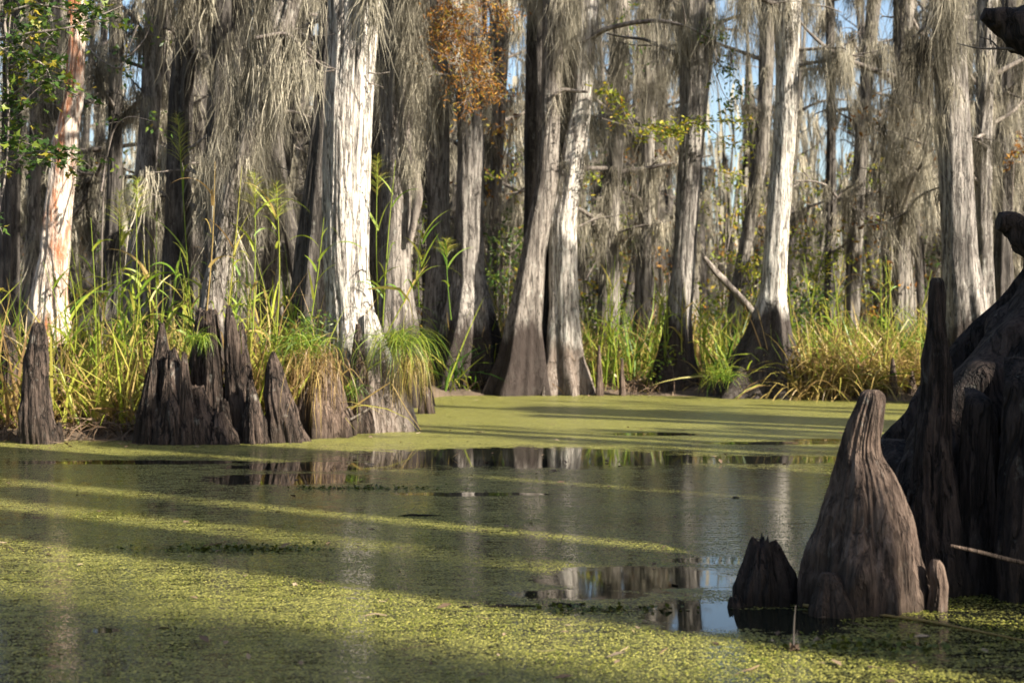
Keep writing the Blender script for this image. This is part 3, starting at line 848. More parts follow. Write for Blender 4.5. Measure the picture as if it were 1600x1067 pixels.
# far-off wood: trunks, moss and autumn leaves as one mass
g = Geo(); rr = np.random.default_rng(55); n = 420
a6 = np.linspace(0, 2 * np.pi, 7)[:-1]
TV = np.concatenate([np.stack([np.cos(a6) * k, np.sin(a6) * k, np.full(6, h)], -1) for h, k in ((0, 1.7), (.12, 1.0), (.6, .6), (1, .06))])
xx = rr.uniform(-48, 48, n); yy = rr.uniform(66, 105, n); hh = rr.uniform(7, 17, n); ra = rr.uniform(.10, .34, n)
Mx = np.zeros((n, 3, 3)); Mx[:, 0, 0] = ra; Mx[:, 1, 1] = ra; Mx[:, 2, 2] = hh; Mx[:, 0, 2] = rr.normal(size=n) * .9
inst(g, TV, grid_faces(4, 6), np.stack([xx, yy, 0 * xx], -1), Mx, 1.0, rr.uniform(.0, .4, n))
n = 15000; k = rr.integers(0, 420, n)
B = np.stack([xx[k] + rr.normal(size=n) * 1.3, yy[k] + rr.normal(size=n) * 1.0, np.minimum(hh[k] * rr.uniform(.08, .95, n), 12.5)], -1)
ribbons(g, B, np.tile([0, 0, -1.], (n, 1)) + rr.normal(size=(n, 3)) * .15, rr.uniform(.8, 3.0, n), rr.uniform(.08, .28, n), droop=.4, wob=.08, segs=3, tint=rr.uniform(.1, .9, n), rng=rr)
tag(g.build('distant_wood', M['moss']), 'far-off wood of mossy trunks closing the view', 'wood', kind='stuff')
g = Geo(); n = 16000
c0 = np.stack([rr.uniform(-46, 46, 320), rr.uniform(60, 95, 320), rr.uniform(.5, 1, 320) * rr.uniform(.5, 12.5, 320)], -1)
B = c0[rr.integers(0, 320, n)] + rr.normal(size=(n, 3)) * np.array([1.1, 1.1, .8])
inst(g, LEAF_V, LEAF_F, B, rot_rand(rr, n), rr.uniform(.15, .35, n), np.clip(rr.normal(.72, .25, n), 0, 1))
tag(g.build('distant_thicket', M['ylw']), 'far-off autumn thicket between the distant trunks', 'thicket', kind='stuff')

# ------------------------------------------------------------------ knees and stumps
def knee(label, shells, mat, name='cypress_knee', cat='cypress knee', nseg=90, dz=.02, fl=(6, .3), bark=(.012, 8), seed=1, group=None, gnarl=.24):
    """shells: list of (rows, d, jag, seed) in photo rows; joined into one surface"""
    r0 = shells[0]
    b = r0[0][-1]
    off = PX((b[1] + b[2]) / 2, b[0], r0[1]); off[2] = 0
    g = Geo()
    for (rows, d, jag, sd) in shells:
        path = []
        for (y, a, b_) in rows:
            p = PX((a + b_) / 2, y, d)
            path.append([p[0] - off[0], p[1] - off[1], p[2], (b_ - a) / 2 / F * d * .9])
        path.append([path[-1][0], path[-1][1], path[-1][2] - .25, path[-1][3] * 1.05])
        trunk(g, path, nseg, dz, sd, fl, bark, gnarl=gnarl, jag=jag, sm=.05, lump=.16)
    o = g.build(name, mat)
    o.location = off
    return tag(o, label, cat, group)

knee('big smooth-sided cypress knee with a blunt cut top, in the right foreground',
     [([(609, 1352, 1372), (613, 1343, 1380), (625, 1339, 1382), (650, 1329, 1379), (690, 1319, 1373), (712, 1312, 1377), (740, 1303, 1394), (775, 1290, 1410), (815, 1274, 1424), (855, 1262, 1434), (900, 1256, 1440), (948, 1252, 1443)], 5.45, 0, 51),
      ([(895, 1282, 1306), (905, 1276, 1316), (930, 1268, 1326), (950, 1260, 1336)], 5.28, 0, 52)], M['knee'], nseg=260, dz=.008, fl=(4, .24), bark=(.007, 12), gnarl=.2)
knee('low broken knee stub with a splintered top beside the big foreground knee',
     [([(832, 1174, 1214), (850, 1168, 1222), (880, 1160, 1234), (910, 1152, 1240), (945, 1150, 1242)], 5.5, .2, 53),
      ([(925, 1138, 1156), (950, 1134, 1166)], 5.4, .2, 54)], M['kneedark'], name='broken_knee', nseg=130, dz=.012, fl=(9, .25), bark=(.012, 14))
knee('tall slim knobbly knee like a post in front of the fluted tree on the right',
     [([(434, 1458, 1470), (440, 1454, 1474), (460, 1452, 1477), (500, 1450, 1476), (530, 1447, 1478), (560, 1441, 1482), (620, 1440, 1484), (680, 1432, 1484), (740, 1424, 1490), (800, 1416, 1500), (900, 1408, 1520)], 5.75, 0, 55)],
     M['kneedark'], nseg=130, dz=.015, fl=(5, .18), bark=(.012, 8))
knee('thumb-sized grey knee at the foot of the big foreground knee',
     [([(874, 1456, 1468), (882, 1452, 1474), (900, 1450, 1478), (915, 1455, 1482), (950, 1448, 1480)], 5.35, 0, 56)], M['knee'], nseg=60, dz=.01, fl=(3, .15), bark=(.005, 6))

# fluted tree at the right edge
e = empty('cypress_tree', (2.95, 6.5, 0), 'huge fluted dark cypress base with broken branch stubs at the right edge', 'tree')
g = Geo()
trunk(g, [(0, 0, -.5, .95), (0, 0, .3, .91), (0, 0, .5, .87), (0, 0, .69, .80), (0, 0, .88, .73), (.0, 0, 1.05, .65), (.04, 0, 1.3, .55), (.1, 0, 1.6, .46), (.15, 0, 3, .44), (.2, 0, 5, .5), (.3, 0, 9, .35)], 400, .015, 61, (12, .75), (.04, 20), gnarl=.05, ribs=1.5, sm=.2)
rp_ = [PX(x, y, dd) - np.array([2.95, 6.5, 0]) for x, y, dd in [(1418, 850, 6.0), (1438, 770, 6.0), (1478, 690, 6.05), (1532, 622, 6.15), (1590, 560, 6.25), (1650, 480, 6.4), (1700, 380, 6.5)]]
tube(g, rp_, [.12, .13, .135, .15, .17, .2, .22], 60, seed=9, rough=.3, sub=14)
for (rows, d, sd) in (
    ([(608, 1522, 1536), (620, 1512, 1546), (660, 1506, 1552), (720, 1502, 1554), (800, 1498, 1556), (940, 1490, 1570)], 5.75, 62),
    ([(560, 1590, 1640), (600, 1576, 1650), (700, 1568, 1650), (800, 1560, 1655), (940, 1550, 1665)], 5.6, 63),
    ([(640, 1470, 1520), (700, 1462, 1524), (800, 1456, 1530), (940, 1440, 1545)], 5.95, 64),
    ([(690, 1385, 1425), (720, 1378, 1450), (800, 1374, 1470), (930, 1370, 1490)], 6.1, 65)):
    path = [[PX((a + b_) / 2, y, d)[0] - 2.95, d - 6.5 + (.12 if y == rows[0][0] else 0), PX(0, y, d)[2], (b_ - a) / 2 / F * d] for (y, a, b_) in rows]
    path.append([path[-1][0], path[-1][1], -.3, path[-1][3]])
    trunk(g, path, 90, .02, sd, (4, .3), (.015, 8), gnarl=.16, sm=.08)
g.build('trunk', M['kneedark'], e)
for (pts, rad) in (([(1740, -60), (1660, 60), (1600, 45), (1565, 32), (1536, 22)], [.22, .17, .11, .055, .028]), ([(1740, 420), (1660, 400), (1610, 372), (1580, 348), (1560, 345)], [.2, .14, .085, .05, .038])):
    sg = Geo()
    tube(sg, [PX(x, y, 6.2) - np.array([2.95, 6.5, 0]) for x, y in pts], rad, 28, seed=4, rough=.28, sub=10)
    sg.build('branch_stub', M['kneedark'], e)
sg = Geo()
tube(sg, [PX(x, y, 6.2) - np.array([2.95, 6.5, 0]) for x, y in [(1600, 80), (1570, 76), (1530, 77), (1495, 68)]], [.008, .005, .002], 5)
tube(sg, [PX(x, y, 6.2) - np.array([2.95, 6.5, 0]) for x, y in [(1560, 76), (1548, 62), (1530, 58)]], [.005, .002], 5)
tube(sg, [PX(x, y, 6.2) - np.array([2.95, 6.5, 0]) for x, y in [(1548, 70), (1546, 48), (1552, 86)]], [.004, .002], 5)
sg.build('twig', M['twig'], e)

# left bank
knee('rounded post-like knee standing in the water at the far left',
     [([(504, 54, 66), (510, 49, 70), (530, 46, 72), (560, 40, 74), (600, 36, 74), (640, 35, 80), (694, 36, 92)], 12.6, 0, 71), ([(660, 88, 96), (694, 84, 100)], 12.7, 0, 72)], M['stump'], fl=(5, .2))
knee('jagged black stump of many spires below the leaning mossy tree',
     [([(500, 250, 256), (530, 244, 262), (580, 236, 272), (630, 226, 284), (694, 214, 300)], 12.75, .05, 73), ([(540, 262, 272), (580, 256, 290), (640, 250, 312), (694, 244, 330)], 12.6, .1, 74),
      ([(600, 288, 318), (640, 286, 334), (694, 284, 360)], 12.65, .08, 75), ([(545, 285, 291), (580, 280, 296), (650, 276, 304), (694, 270, 316)], 12.5, .1, 101), ([(555, 236, 243), (600, 226, 248), (694, 210, 262)], 12.6, .1, 102), ([(640, 336, 350), (665, 332, 362), (694, 326, 380)], 12.55, .1, 103), ([(492, 326, 334), (560, 318, 342), (694, 316, 352)], 12.75, .12, 104), ([(478, 310, 338), (520, 304, 342), (580, 302, 346), (640, 306, 352), (694, 312, 366)], 12.9, .05, 76)], M['stump'], name='cypress_stump', cat='stump', fl=(7, .35), nseg=110, bark=(.02, 10))
knee('dark twin-spired stump left of the slanting knee',
     [([(474, 354, 360), (500, 351, 368), (560, 352, 378), (620, 354, 392), (694, 356, 412)], 12.8, .03, 77), ([(500, 374, 380), (540, 368, 386), (600, 364, 396), (694, 368, 408)], 12.9, .05, 78), ([(590, 386, 396), (640, 384, 410), (694, 382, 424)], 12.6, .12, 105), ([(620, 344, 356), (694, 336, 366)], 12.6, .15, 106)], M['stump'], name='cypress_stump', cat='stump', fl=(6, .35), bark=(.018, 9))
knee('slanting ridged knee between the twin-spired stump and the straw-draped root',
     [([(548, 424, 430), (570, 416, 440), (620, 414, 454), (660, 418, 466), (694, 416, 478)], 12.75, .03, 79)], M['stump'], fl=(6, .4), bark=(.016, 9))
knee('broad root knee draped with straw at the left foot of the broad pale cypress',
     [([(556, 494, 510), (580, 486, 524), (620, 470, 540), (678, 458, 556)], 13.35, .08, 80)], M['knee'], fl=(7, .35), bark=(.016, 9))
knee('small black knee just right of the green grass tuft',
     [([(604, 660, 668), (615, 656, 674), (645, 654, 680)], 16.6, 0, 81)], M['stump'], dz=.03, nseg=50)
knee('brown knee at the left frame edge behind the post-like one',
     [([(505, 8, 16), (530, 4, 24), (600, 0, 30), (660, -8, 34)], 13.6, .05, 82)], M['stump'], nseg=70)
knee('leaning sunlit knee right behind the post-like one',
     [([(535, 92, 104), (560, 84, 106), (620, 78, 112), (660, 74, 118)], 13.8, .05, 83)], M['knee'], nseg=70)
knee('pointed dark knee in the hollow of the broad pale cypress',
     [([(506, 556, 562), (530, 552, 568), (580, 548, 574), (640, 545, 580), (668, 543, 584)], 13.75, 0, 84)], M['stump'], nseg=70)
# slim knees at the foot of the moss-wrapped cypress on the far bank
for i, (x, y, w_) in enumerate([(936, 540, 6), (972, 560, 5), (1130, 575, 6), (1395, 560, 8), (1425, 580, 9)]):
    knee('slim brown knee among the roots and straw along the far bank',
         [([(y, x - 2, x + 2), (y + 15, x - w_ * .5, x + w_ * .5), (622, x - w_, x + w_ * 1.2)], 20.5 if x < 1300 else 19.3, 0, 90 + i)], M['knee'], nseg=24, dz=.06, group='slim knees along the far bank')

# ------------------------------------------------------------------ grass and reeds
def land_points(rng, n, x0, x1, y0, y1, clump=None, thr=.0):
    x = rng.uniform(x0, x1, n * 3); y = rng.uniform(y0, y1, n * 3)
    ok = (y - bank(x)) > .12
    if clump:
        ok &= fbm(x * clump, y * clump, 0 * x, 17, 2) > thr
    x, y = x[ok][:n], y[ok][:n]
    return np.stack([x, y, ground_z(x, y) - .02], -1)

def grass_field(name, rng, n, box, h, w_, tint, droop=(.2, 1.6), clump=1.6, thr=.42, lean=.35, kink=.15, segs=6):
    B = land_points(rng, n, *box, clump, thr)
    n = len(B)
    g = Geo()
    d0 = np.stack([rng.normal(size=n) * lean, rng.normal(size=n) * lean, np.ones(n)], -1)
    L = rng.uniform(*h, n) * (.6 + .8 * fbm(B[:, 0] * .9, B[:, 1] * .9, 0 * B[:, 0], 44, 2))
    tn = np.clip(tint[0] + (tint[1] - tint[0]) * rng.uniform(size=n) + (fbm(B[:, 0] * 1.1, B[:, 1] * 1.1, 0 * B[:, 0], 12, 2) - .5) * .5, 0, 1)
    ribbons(g, B, d0, L, rng.uniform(*w_, n), droop=rng.uniform(*droop, n), segs=segs, tint=tn, rng=rng, kink=kink)
    return tag(g.build(name, M['grass']), kind='stuff')

rng = np.random.default_rng(5)
def lab(o, l, c):
    o['label'] = l; o['category'] = c
lab(grass_field('grass', rng, 5200, (-7, -1.9, 13.0, 16.5), (.3, 1.35), (.010, .036), (.30, .80), clump=1.5, thr=.30, kink=.3), 'yellow-green marsh grass and straw on the left bank', 'grass')
lab(grass_field('dry_grass', rng, 3600, (-7, -1.6, 13.0, 15.5), (.2, .6), (.006, .014), (.02, .42), droop=(.8, 3), lean=.9, kink=.5, clump=1.5, thr=.3), 'tangled dead brown straw low on the left bank', 'dry grass')
lab(grass_field('grass', rng, 6000, (-1, 9.5, 19.2, 24.5), (.3, 1.5), (.012, .045), (.22, .95), clump=1.3, thr=.45, kink=.45), 'sunlit yellow and green grass along the far bank', 'grass')
lab(grass_field('dry_grass', rng, 4600, (-.6, 9.5, 19.0, 21.8), (.3, .8), (.010, .022), (.02, .45), droop=(1, 4), lean=.9, kink=.6, clump=1.0, thr=.32), 'tangled dead straw along the water edge of the far bank', 'dry grass')
lab(grass_field('undergrowth', rng, 5500, (-16, 16, 22, 42), (.3, 1.1), (.02, .05), (.15, .9), clump=.5, thr=.35, lean=.6), 'low mixed undergrowth on the forest floor', 'undergrowth')
# the thick bright straw stand at right, and denser grass left of it
B = np.stack([np.random.default_rng(8).uniform(3.9, 6.6, 1500), np.random.default_rng(9).uniform(19.4, 20.6, 1500)], -1)
B = np.concatenate([B, ground_z(B[:, 0], B[:, 1])[:, None]], 1)
g = Geo(); rr = np.random.default_rng(10)
ribbons(g, B, np.stack([rr.normal(size=1500) * .5, rr.normal(size=1500) * .4 - .2, np.ones(1500)], -1), rr.uniform(.6, 1.5, 1500), rr.uniform(.015, .03, 1500), droop=rr.uniform(.8, 3.6, 1500), segs=7, tint=np.clip(rr.normal(.40, .12, 1500), 0, 1), rng=rr, kink=.3)
lab(tag(g.build('straw_stand', M['grass']), kind='stuff'), 'golden arching straw stand right of the buttressed cypress', 'dry grass')

# arching tufts
def tuft(label, px, row, d, n, L, w_, tint, droop, lean=.6, up=1.0, spread=.08, name='grass_tuft', bias=(0, 0, 0), seed=1, segs=8):
    rg = np.random.default_rng(seed)
    p = PX(px, row, d)
    B = rg.normal(size=(n, 3)) * spread * np.array([1, 1, .5])
    d0 = np.stack([rg.normal(size=n) * lean + bias[0], rg.normal(size=n) * lean + bias[1], np.full(n, up) + bias[2]], -1)
    g = Geo()
    ribbons(g, B, d0, rg.uniform(*L, n), rg.uniform(*w_, n), droop=rg.uniform(*droop, n), segs=segs, tint=np.clip(rg.normal(tint[0], tint[1], n), 0, 1), rng=rg, kink=.25, wob=.06)
    o = g.build(name, M['grass'])
    o.location = p
    return tag(o, label, 'grass tuft')
tuft('bright green arching grass tuft on the right root of the broad pale cypress', 622, 535, 13.7, 330, (.3, .8), (.004, .008), (.72, .12), (2.2, 4.5), seed=1, bias=(.25, -.1, 0), spread=.09)
tuft('green grass tuft on top of the straw-draped root knee', 478, 540, 13.3, 300, (.2, .6), (.004, .009), (.76, .13), (1.5, 4), seed=2, bias=(-.1, -.1, 0), spread=.13)
tuft('pale straw hanging over the root knee left of the broad pale cypress', 495, 560, 13.1, 230, (.2, .8), (.004, .010), (.26, .10), (3, 9), seed=3, bias=(0, -.4, 0), spread=.15, lean=.9, up=.5)
tuft('straw and grass hanging down the right root of the broad pale cypress', 640, 560, 13.8, 160, (.3, .65), (.004, .007), (.42, .10), (5, 9), seed=4, bias=(.1, -.3, 0), lean=.6, up=.4)
tuft('small green tuft growing on the jagged hollow stump', 312, 530, 12.65, 140, (.12, .3), (.004, .006), (.75, .1), (2, 5), seed=5, spread=.04)
tuft('small feathery green tuft beside the broad buttress roots at the water', 1128, 590, 19.6, 160, (.25, .55), (.006, .010), (.7, .12), (1, 3), seed=6, spread=.08)
tuft('small green tuft in front of the hollow of the broad pale cypress', 552, 610, 13.55, 70, (.15, .35), (.004, .007), (.85, .08), (2, 5), seed=7, spread=.04)

# tall canes with leaves, some with feathery plumes
def cane(label, foot, tip, d, plume=True, seed=1, leaves=5, tint=.65, w_=.009, group=None, pl_t=.6):
    rg = np.random.default_rng(seed)
    a, b_ = PX(*foot, d), PX(*tip, d)
    a[2] = max(a[2], .05)
    e = empty('reed', tuple(a), label, 'reed', group)
    b_ = b_ - a
    mid = b_ * .5 + np.array([rg.normal() * .03, rg.normal() * .03, 0])
    g = Geo(); tube(g, [(0, 0, 0), mid, b_], [w_, w_ * .8, w_ * .35], 6, tint=tint, rough=0)
    g.build('stem', M['grass'], e)
    if leaves:
        g = Geo()
        f = rg.uniform(.15, .8, leaves)
        base = f[:, None] * b_[None]
        az = rg.uniform(0, 6.28, leaves)
        d0 = np.stack([np.cos(az) * .45, np.sin(az) * .45, np.ones(leaves)], -1)
        ribbons(g, base, d0, rg.uniform(.2, .65, leaves), rg.uniform(.014, .034, leaves), droop=rg.uniform(.5, 2.6, leaves), segs=8, tint=np.clip(rg.normal(tint, .1, leaves), 0, 1), rng=rg)
        g.build('leaves', M['grass'], e)
    if plume:
        g = Geo(); n = 110
        f = rg.uniform(0, 1, n)
        base = b_[None] * (1 - .22 * f[:, None])
        az = rg.uniform(0, 6.28, n)
        d0 = np.stack([np.cos(az) * .7, np.sin(az) * .5, np.full(n, .9)], -1)
        ribbons(g, base, d0, .09 + .2 * f * rg.uniform(.5, 1.2, n), .004, droop=1.0, segs=4, tint=np.clip(rg.normal(pl_t, .08, n), 0, 1), rng=rg, wob=.06)
        g.build('plume', M['grass'], e)
    return e
canes = [((225, 560), (214, 280), 13.6, True, .68, 'green reed with a feathery top, right of the peeling tree'),
         ((198, 570), (186, 300), 14.0, True, .66, 'faint green reed left of the feathery-topped one'),
         ((300, 520), (278, 180), 13.8, True, .7, 'tall thin reed whose feathery head rises before the black trunk'),
         ((322, 500), (336, 252), 12.9, False, .36, 'broken straw-coloured reed stalk by the leaning mossy tree'),
         ((355, 500), (378, 260), 13.0, False, .55, 'yellow-green reed right of the broken stalk'),
         ((395, 520), (398, 270), 13.1, True, .7, 'green reed in front of the leaning mossy tree'),
         ((430, 560), (432, 285), 13.2, True, .6, 'pale feathery reed left of the dark trunk'),
         ((486, 500), (506, 340), 13.4, False, .68, 'reed leaning against the broad pale cypress on its left'),
         ((592, 520), (590, 245), 14.6, True, .7, 'feathery green reed right against the broad pale cypress'),
         ((598, 510), (618, 250), 14.0, False, .68, 'straight green stalk right of the broad pale cypress'),
         ((600, 530), (672, 400), 14.1, False, .62, 'reed bending right beside the green tuft'),
         ((705, 500), (697, 375), 17.0, True, .8, 'dark green feathery reed left of the bell-bottomed cypress'),
         ((250, 600), (245, 330), 14.4, False, .72, 'leafy green reed behind the hollow stump'),
         ((150, 600), (142, 340), 13.5, False, .7, 'leafy green reed right of the post-like knee'),
         ((655, 480), (662, 340), 14.3, False, .75, 'short reed with upright green blades near the elbow limb')]
for i, (ft, tp, d, pl, tn, lb) in enumerate(canes):
    cane(lb, ft, tp, d, pl, 400 + i, 6, tn, .007)
rg = np.random.default_rng(41)
for i in range(44):
    px = rg.uniform(110, 480); d = rg.uniform(13.3, 15)
    cane('leafy yellow-green reed in the thicket on the left bank', (px, 600), (px + rg.normal() * 30, rg.uniform(370, 460)), d, False, 440 + i, 7, rg.uniform(.5, .78), .006, group='reeds of the left bank thicket')
for i in range(34):
    px = rg.uniform(920, 1130) if i < 16 else rg.uniform(1230, 1440)
    cane('leafy green reed standing on the far bank', (px, 610), (px + rg.normal() * 18, rg.uniform(395, 500)), 20.8, False, 480 + i, 7, rg.uniform(.5, .75), .010, group='reeds of the far bank')
# the broad yellow blade that bends right beside the broad pale cypress
g = Geo(); rr = np.random.default_rng(3)
pts = np.array([PX(x, y, 13.8) for x, y in [(575, 452), (600, 449), (625, 452), (640, 470), (646, 500), (648, 513)]]); t_ = np.linspace(0, 5, 16)
P_ = np.stack([np.interp(t_, range(6), pts[:, k]) for k in range(3)], -1); wv = .018 * np.sin(np.linspace(.5, 3.1, 16))[:, None]
V = np.stack([P_ + np.array([0, -.5, .87]) * wv, P_ - np.array([0.3, -.5, .7]) * wv], 1).reshape(-1, 3)
g.add(V - pts[0], grid_faces(16, 2, False), .5)
o = g.build('reed_leaf', M['grass']); o.location = pts[0]; tag(o, 'broad yellow leaf folding over to the right of the broad pale cypress', 'leaf')

# ------------------------------------------------------------------ shrubs and leafy branches
def leafy(name, label, cat, branches, d, mat, n, size, spread, TV=LEAF_V, TF=LEAF_F, seed=1, foot=None, dd=.0, lpart='leaves', group=None, flat=None, tint=(0, 1), rad=.012, host=None):
    rg = np.random.default_rng(seed)
    base = PX(*(foot or branches[0][0]), d)
    if host is None:
        e = empty(name, tuple(base), label, cat, group)
    else:
        e = host; base = np.array(host.location)
    nodes = []
    bg_ = Geo(); lg = Geo(); P = []
    for br in branches:
        pts = [PX(x, y, d + rg.normal() * dd) - base for x, y in br]
        if nodes:
            nd = np.array(nodes); k = np.argmin(((nd - pts[0]) ** 2).sum(1))
            if ((nd[k] - pts[0]) ** 2).sum() < .02 * d * .01 + .01: pts[0] = nd[k]
            else: pts = [nd[k]] + pts
        elif host is not None:
            pts[0] = pts[0] * np.array([1, 0, 1])
        nodes += list(pts)
        tube(bg_, pts, [rad, rad * .7, rad * .25], 6)
        pts = np.array(pts); t = rg.uniform(.15 * (len(pts) - 1), len(pts) - 1, n)
        q = np.stack([np.interp(t, np.arange(len(pts)), pts[:, k]) for k in range(3)], -1)
        m = max(3, n // 9); q = q[:m]
        dv = rg.normal(size=(m, 3)) * np.array([1, 1, .55]); dv /= np.linalg.norm(dv, axis=1)[:, None]
        ln = spread * rg.uniform(.8, 2.4, m)
        ribbons(bg_, q, dv, ln, rad * .35, droop=.5, segs=3, rng=rg, taper=.7)
        f = np.tile(np.linspace(.15, 1, 9), m)
        P.append(np.repeat(q, 9, 0) + np.repeat(dv * ln[:, None], 9, 0) * f[:, None] + np.array([0, 0, -1]) * (f ** 2 * np.repeat(ln, 9) * .22)[:, None] + rg.normal(size=(m * 9, 3)) * size * .35)
    P = np.concatenate(P)
    inst(lg, TV, TF, P, rot_rand(rg, len(P), flat), size * rg.uniform(.6, 1.25, len(P)), rg.uniform(*tint, len(P)))
    bg_.build('branch' if host is not None else 'branches', M['twig'], e)
    lg.build(lpart, mat, e)
    return e
leafy('maple_sapling', 'young maple with dark green lobed leaves spreading in from the upper left corner', 'sapling',
      [[(-30, 600), (-20, 400), (15, 260), (10, 60), (30, -60)], [(10, 60), (60, 50), (110, 45), (190, 10)], [(12, 160), (50, 120), (90, 135), (122, 150)], [(5, 20), (60, 5), (120, 20), (160, 5)],
       [(15, 250), (50, 235), (90, 240), (130, 250)], [(12, 110), (40, 90), (70, 100), (85, 135)], [(15, 190), (0, 210), (30, 220), (60, 230)], [(-20, 60), (20, 90), (40, 60), (80, 30)]],
      9.6, M['leaf'], 150, .085, .12, LOBE_V, LOBE_F, 5, dd=.15, flat=.55, tint=(.1, 1))
leafy('shrub', 'thin leafy sprigs hanging before the gap between peeling tree and dark trunks', 'shrub', [[(160, 600), (158, 300), (190, 100), (215, 40)], [(190, 100), (230, 60), (240, 15)], [(175, 200), (200, 180), (240, 190)], [(185, 110), (150, 90), (130, 60)]], 15, M['leaf'], 40, .07, .14, seed=6, dd=.2)
leafy('b', None, None, [[(622, -90), (660, -100), (700, -60), (710, 20), (700, 70), (690, 90)], [(700, -60), (760, -60), (750, 10), (755, 60), (745, 100)], [(750, -60), (780, 10), (790, 40)], [(710, 20), (720, 60), (728, 110)],
      [(745, 90), (765, 130), (775, 150)], [(700, 60), (725, 130), (740, 175)], [(700, -40), (680, 30), (690, 60)]], 17.5, M['orange'], 700, .07, .17, TV=LEAF_V * np.array([1, .5, 1]), seed=7, dd=.3, tint=(0, 1), lpart='needles', host=TR[27])
leafy('b', None, None, [[(1080, 170), (1060, 205), (1040, 208), (990, 200), (940, 185)], [(990, 200), (960, 150), (940, 125)], [(1060, 210), (1020, 190), (1000, 215)], [(1075, 190), (1110, 200), (1140, 230), (1160, 220)], [(1075, 190), (1120, 190), (1180, 185)]], 20.3, M['ylw'], 190, .085, .14, seed=8, dd=.15, flat=.7, host=TR[36])
leafy('b', None, None, [[(1085, 30), (1115, 60), (1120, 100), (1150, 120), (1165, 150)], [(1115, 100), (1130, 150), (1150, 165)], [(1115, 60), (1120, 30), (1130, 60)]], 20.4, M['leaf'], 110, .08, .2, seed=9, dd=.2, tint=(.3, 1), host=TR[36])
leafy('b', None, None, [[(972, -80), (972, 30), (978, 60)], [(972, 0), (985, 30), (990, 55)], [(975, 60), (985, 90), (980, 110)]], 24, M['leaf'], 60, .08, .2, seed=10, tint=(.3, 1), host=TR[34])
leafy('shrub', 'green shrub between bell-bottomed and leaning cypress', 'shrub', [[(790, 560), (795, 440), (800, 360), (790, 320)], [(795, 420), (775, 380), (765, 350)], [(797, 400), (820, 370), (828, 330)], [(795, 460), (780, 440), (765, 430)]], 24, M['leaf'], 150, .09, .26, seed=11, dd=.3, tint=(.3, .9))
leafy('shrub', 'yellow-leaved sprig at the left of the leaning cypress', 'shrub', [[(775, 560), (778, 400), (790, 280), (800, 265)], [(790, 290), (770, 280), (765, 270)]], 24.5, M['ylw'], 50, .09, .16, seed=12)
leafy('shrub', 'yellow-green bush behind the golden straw', 'shrub', [[(1270, 600), (1275, 450), (1290, 380), (1300, 360)], [(1275, 440), (1255, 390), (1250, 350)], [(1275, 430), (1310, 400), (1320, 390)]], 25, M['ylw'], 160, .09, .3, seed=13, dd=.3, tint=(0, .8))
leafy('shrub', 'dark leafy bush right of the buttressed cypress', 'shrub', [[(1260, 600), (1250, 500), (1262, 460), (1290, 450)], [(1255, 500), (1240, 470), (1245, 440)], [(1260, 480), (1300, 470), (1320, 455)]], 22.5, M['leaf'], 140, .09, .22, seed=14, dd=.2)
leafy('shrub', 'bush with yellow flowers left of the buttressed cypress', 'shrub', [[(1175, 600), (1170, 500), (1175, 430), (1172, 400)], [(1172, 450), (1160, 420), (1150, 410)]], 24, M['ylw'], 90, .09, .2, seed=15, tint=(.2, .95))
leafy('shrub', 'orange autumn sprig beside the right edge above the buttress', 'shrub', [[(1575, 600), (1580, 350), (1585, 230), (1590, 195)], [(1583, 260), (1565, 230), (1560, 215)], [(1580, 240), (1596, 235), (1610, 230)]], 24, M['orange'], 40, .1, .12, seed=16)
rg = np.random.default_rng(66)
for i in range(70):
    d = rg.uniform(24, 50); px = rg.uniform(-40, 1640)
    top = HZ - rg.uniform(.2, 5.0) * F / d * .8
    dx = rg.normal() * 20
    leafy('shrub', 'autumn-tinted understorey bush deep in the background stand', 'shrub', [[(px, 560), (px + dx, (560 + top) / 2), (px + dx * 1.5, top)], [(px, 520), (px - dx * 1.5, top + 50), (px - dx * 2, top + 20)], [(px + dx, (560 + top) / 2), (px + 30, top + 30), (px + 45, top + 20)]],
          d, M[['ylw', 'leaf', 'orange', 'ylw'][i % 4]], 120, .11, .4, seed=500 + i, dd=.5, group='understorey bushes of the background stand', rad=.02)

# low leafy plants on the banks
rg = np.random.default_rng(67)
for i in range(30):
    left = i < 6
    px = rg.uniform(420, 520) if left else rg.uniform(860, 1400)
    d = rg.uniform(13.2, 13.8) if left else rg.uniform(20.6, 21.5)
    y0 = 560 if left else 610
    yt = rg.uniform(485, 520) if left else rg.uniform(540, 590)
    leafy('low_plant', 'low round-leaved plant on the left bank' if left else 'low green plant in the straw of the far bank', 'plant', [[(px, y0), (px + rg.normal() * 10, (y0 + yt) / 2), (px + rg.normal() * 20, yt)]], d, M['leaf'], 60, .05 if left else .07, .1 if left else .15, seed=600 + i, group='low plants of the left bank' if left else 'low plants of the far bank', rad=.005, tint=(.4, .95))

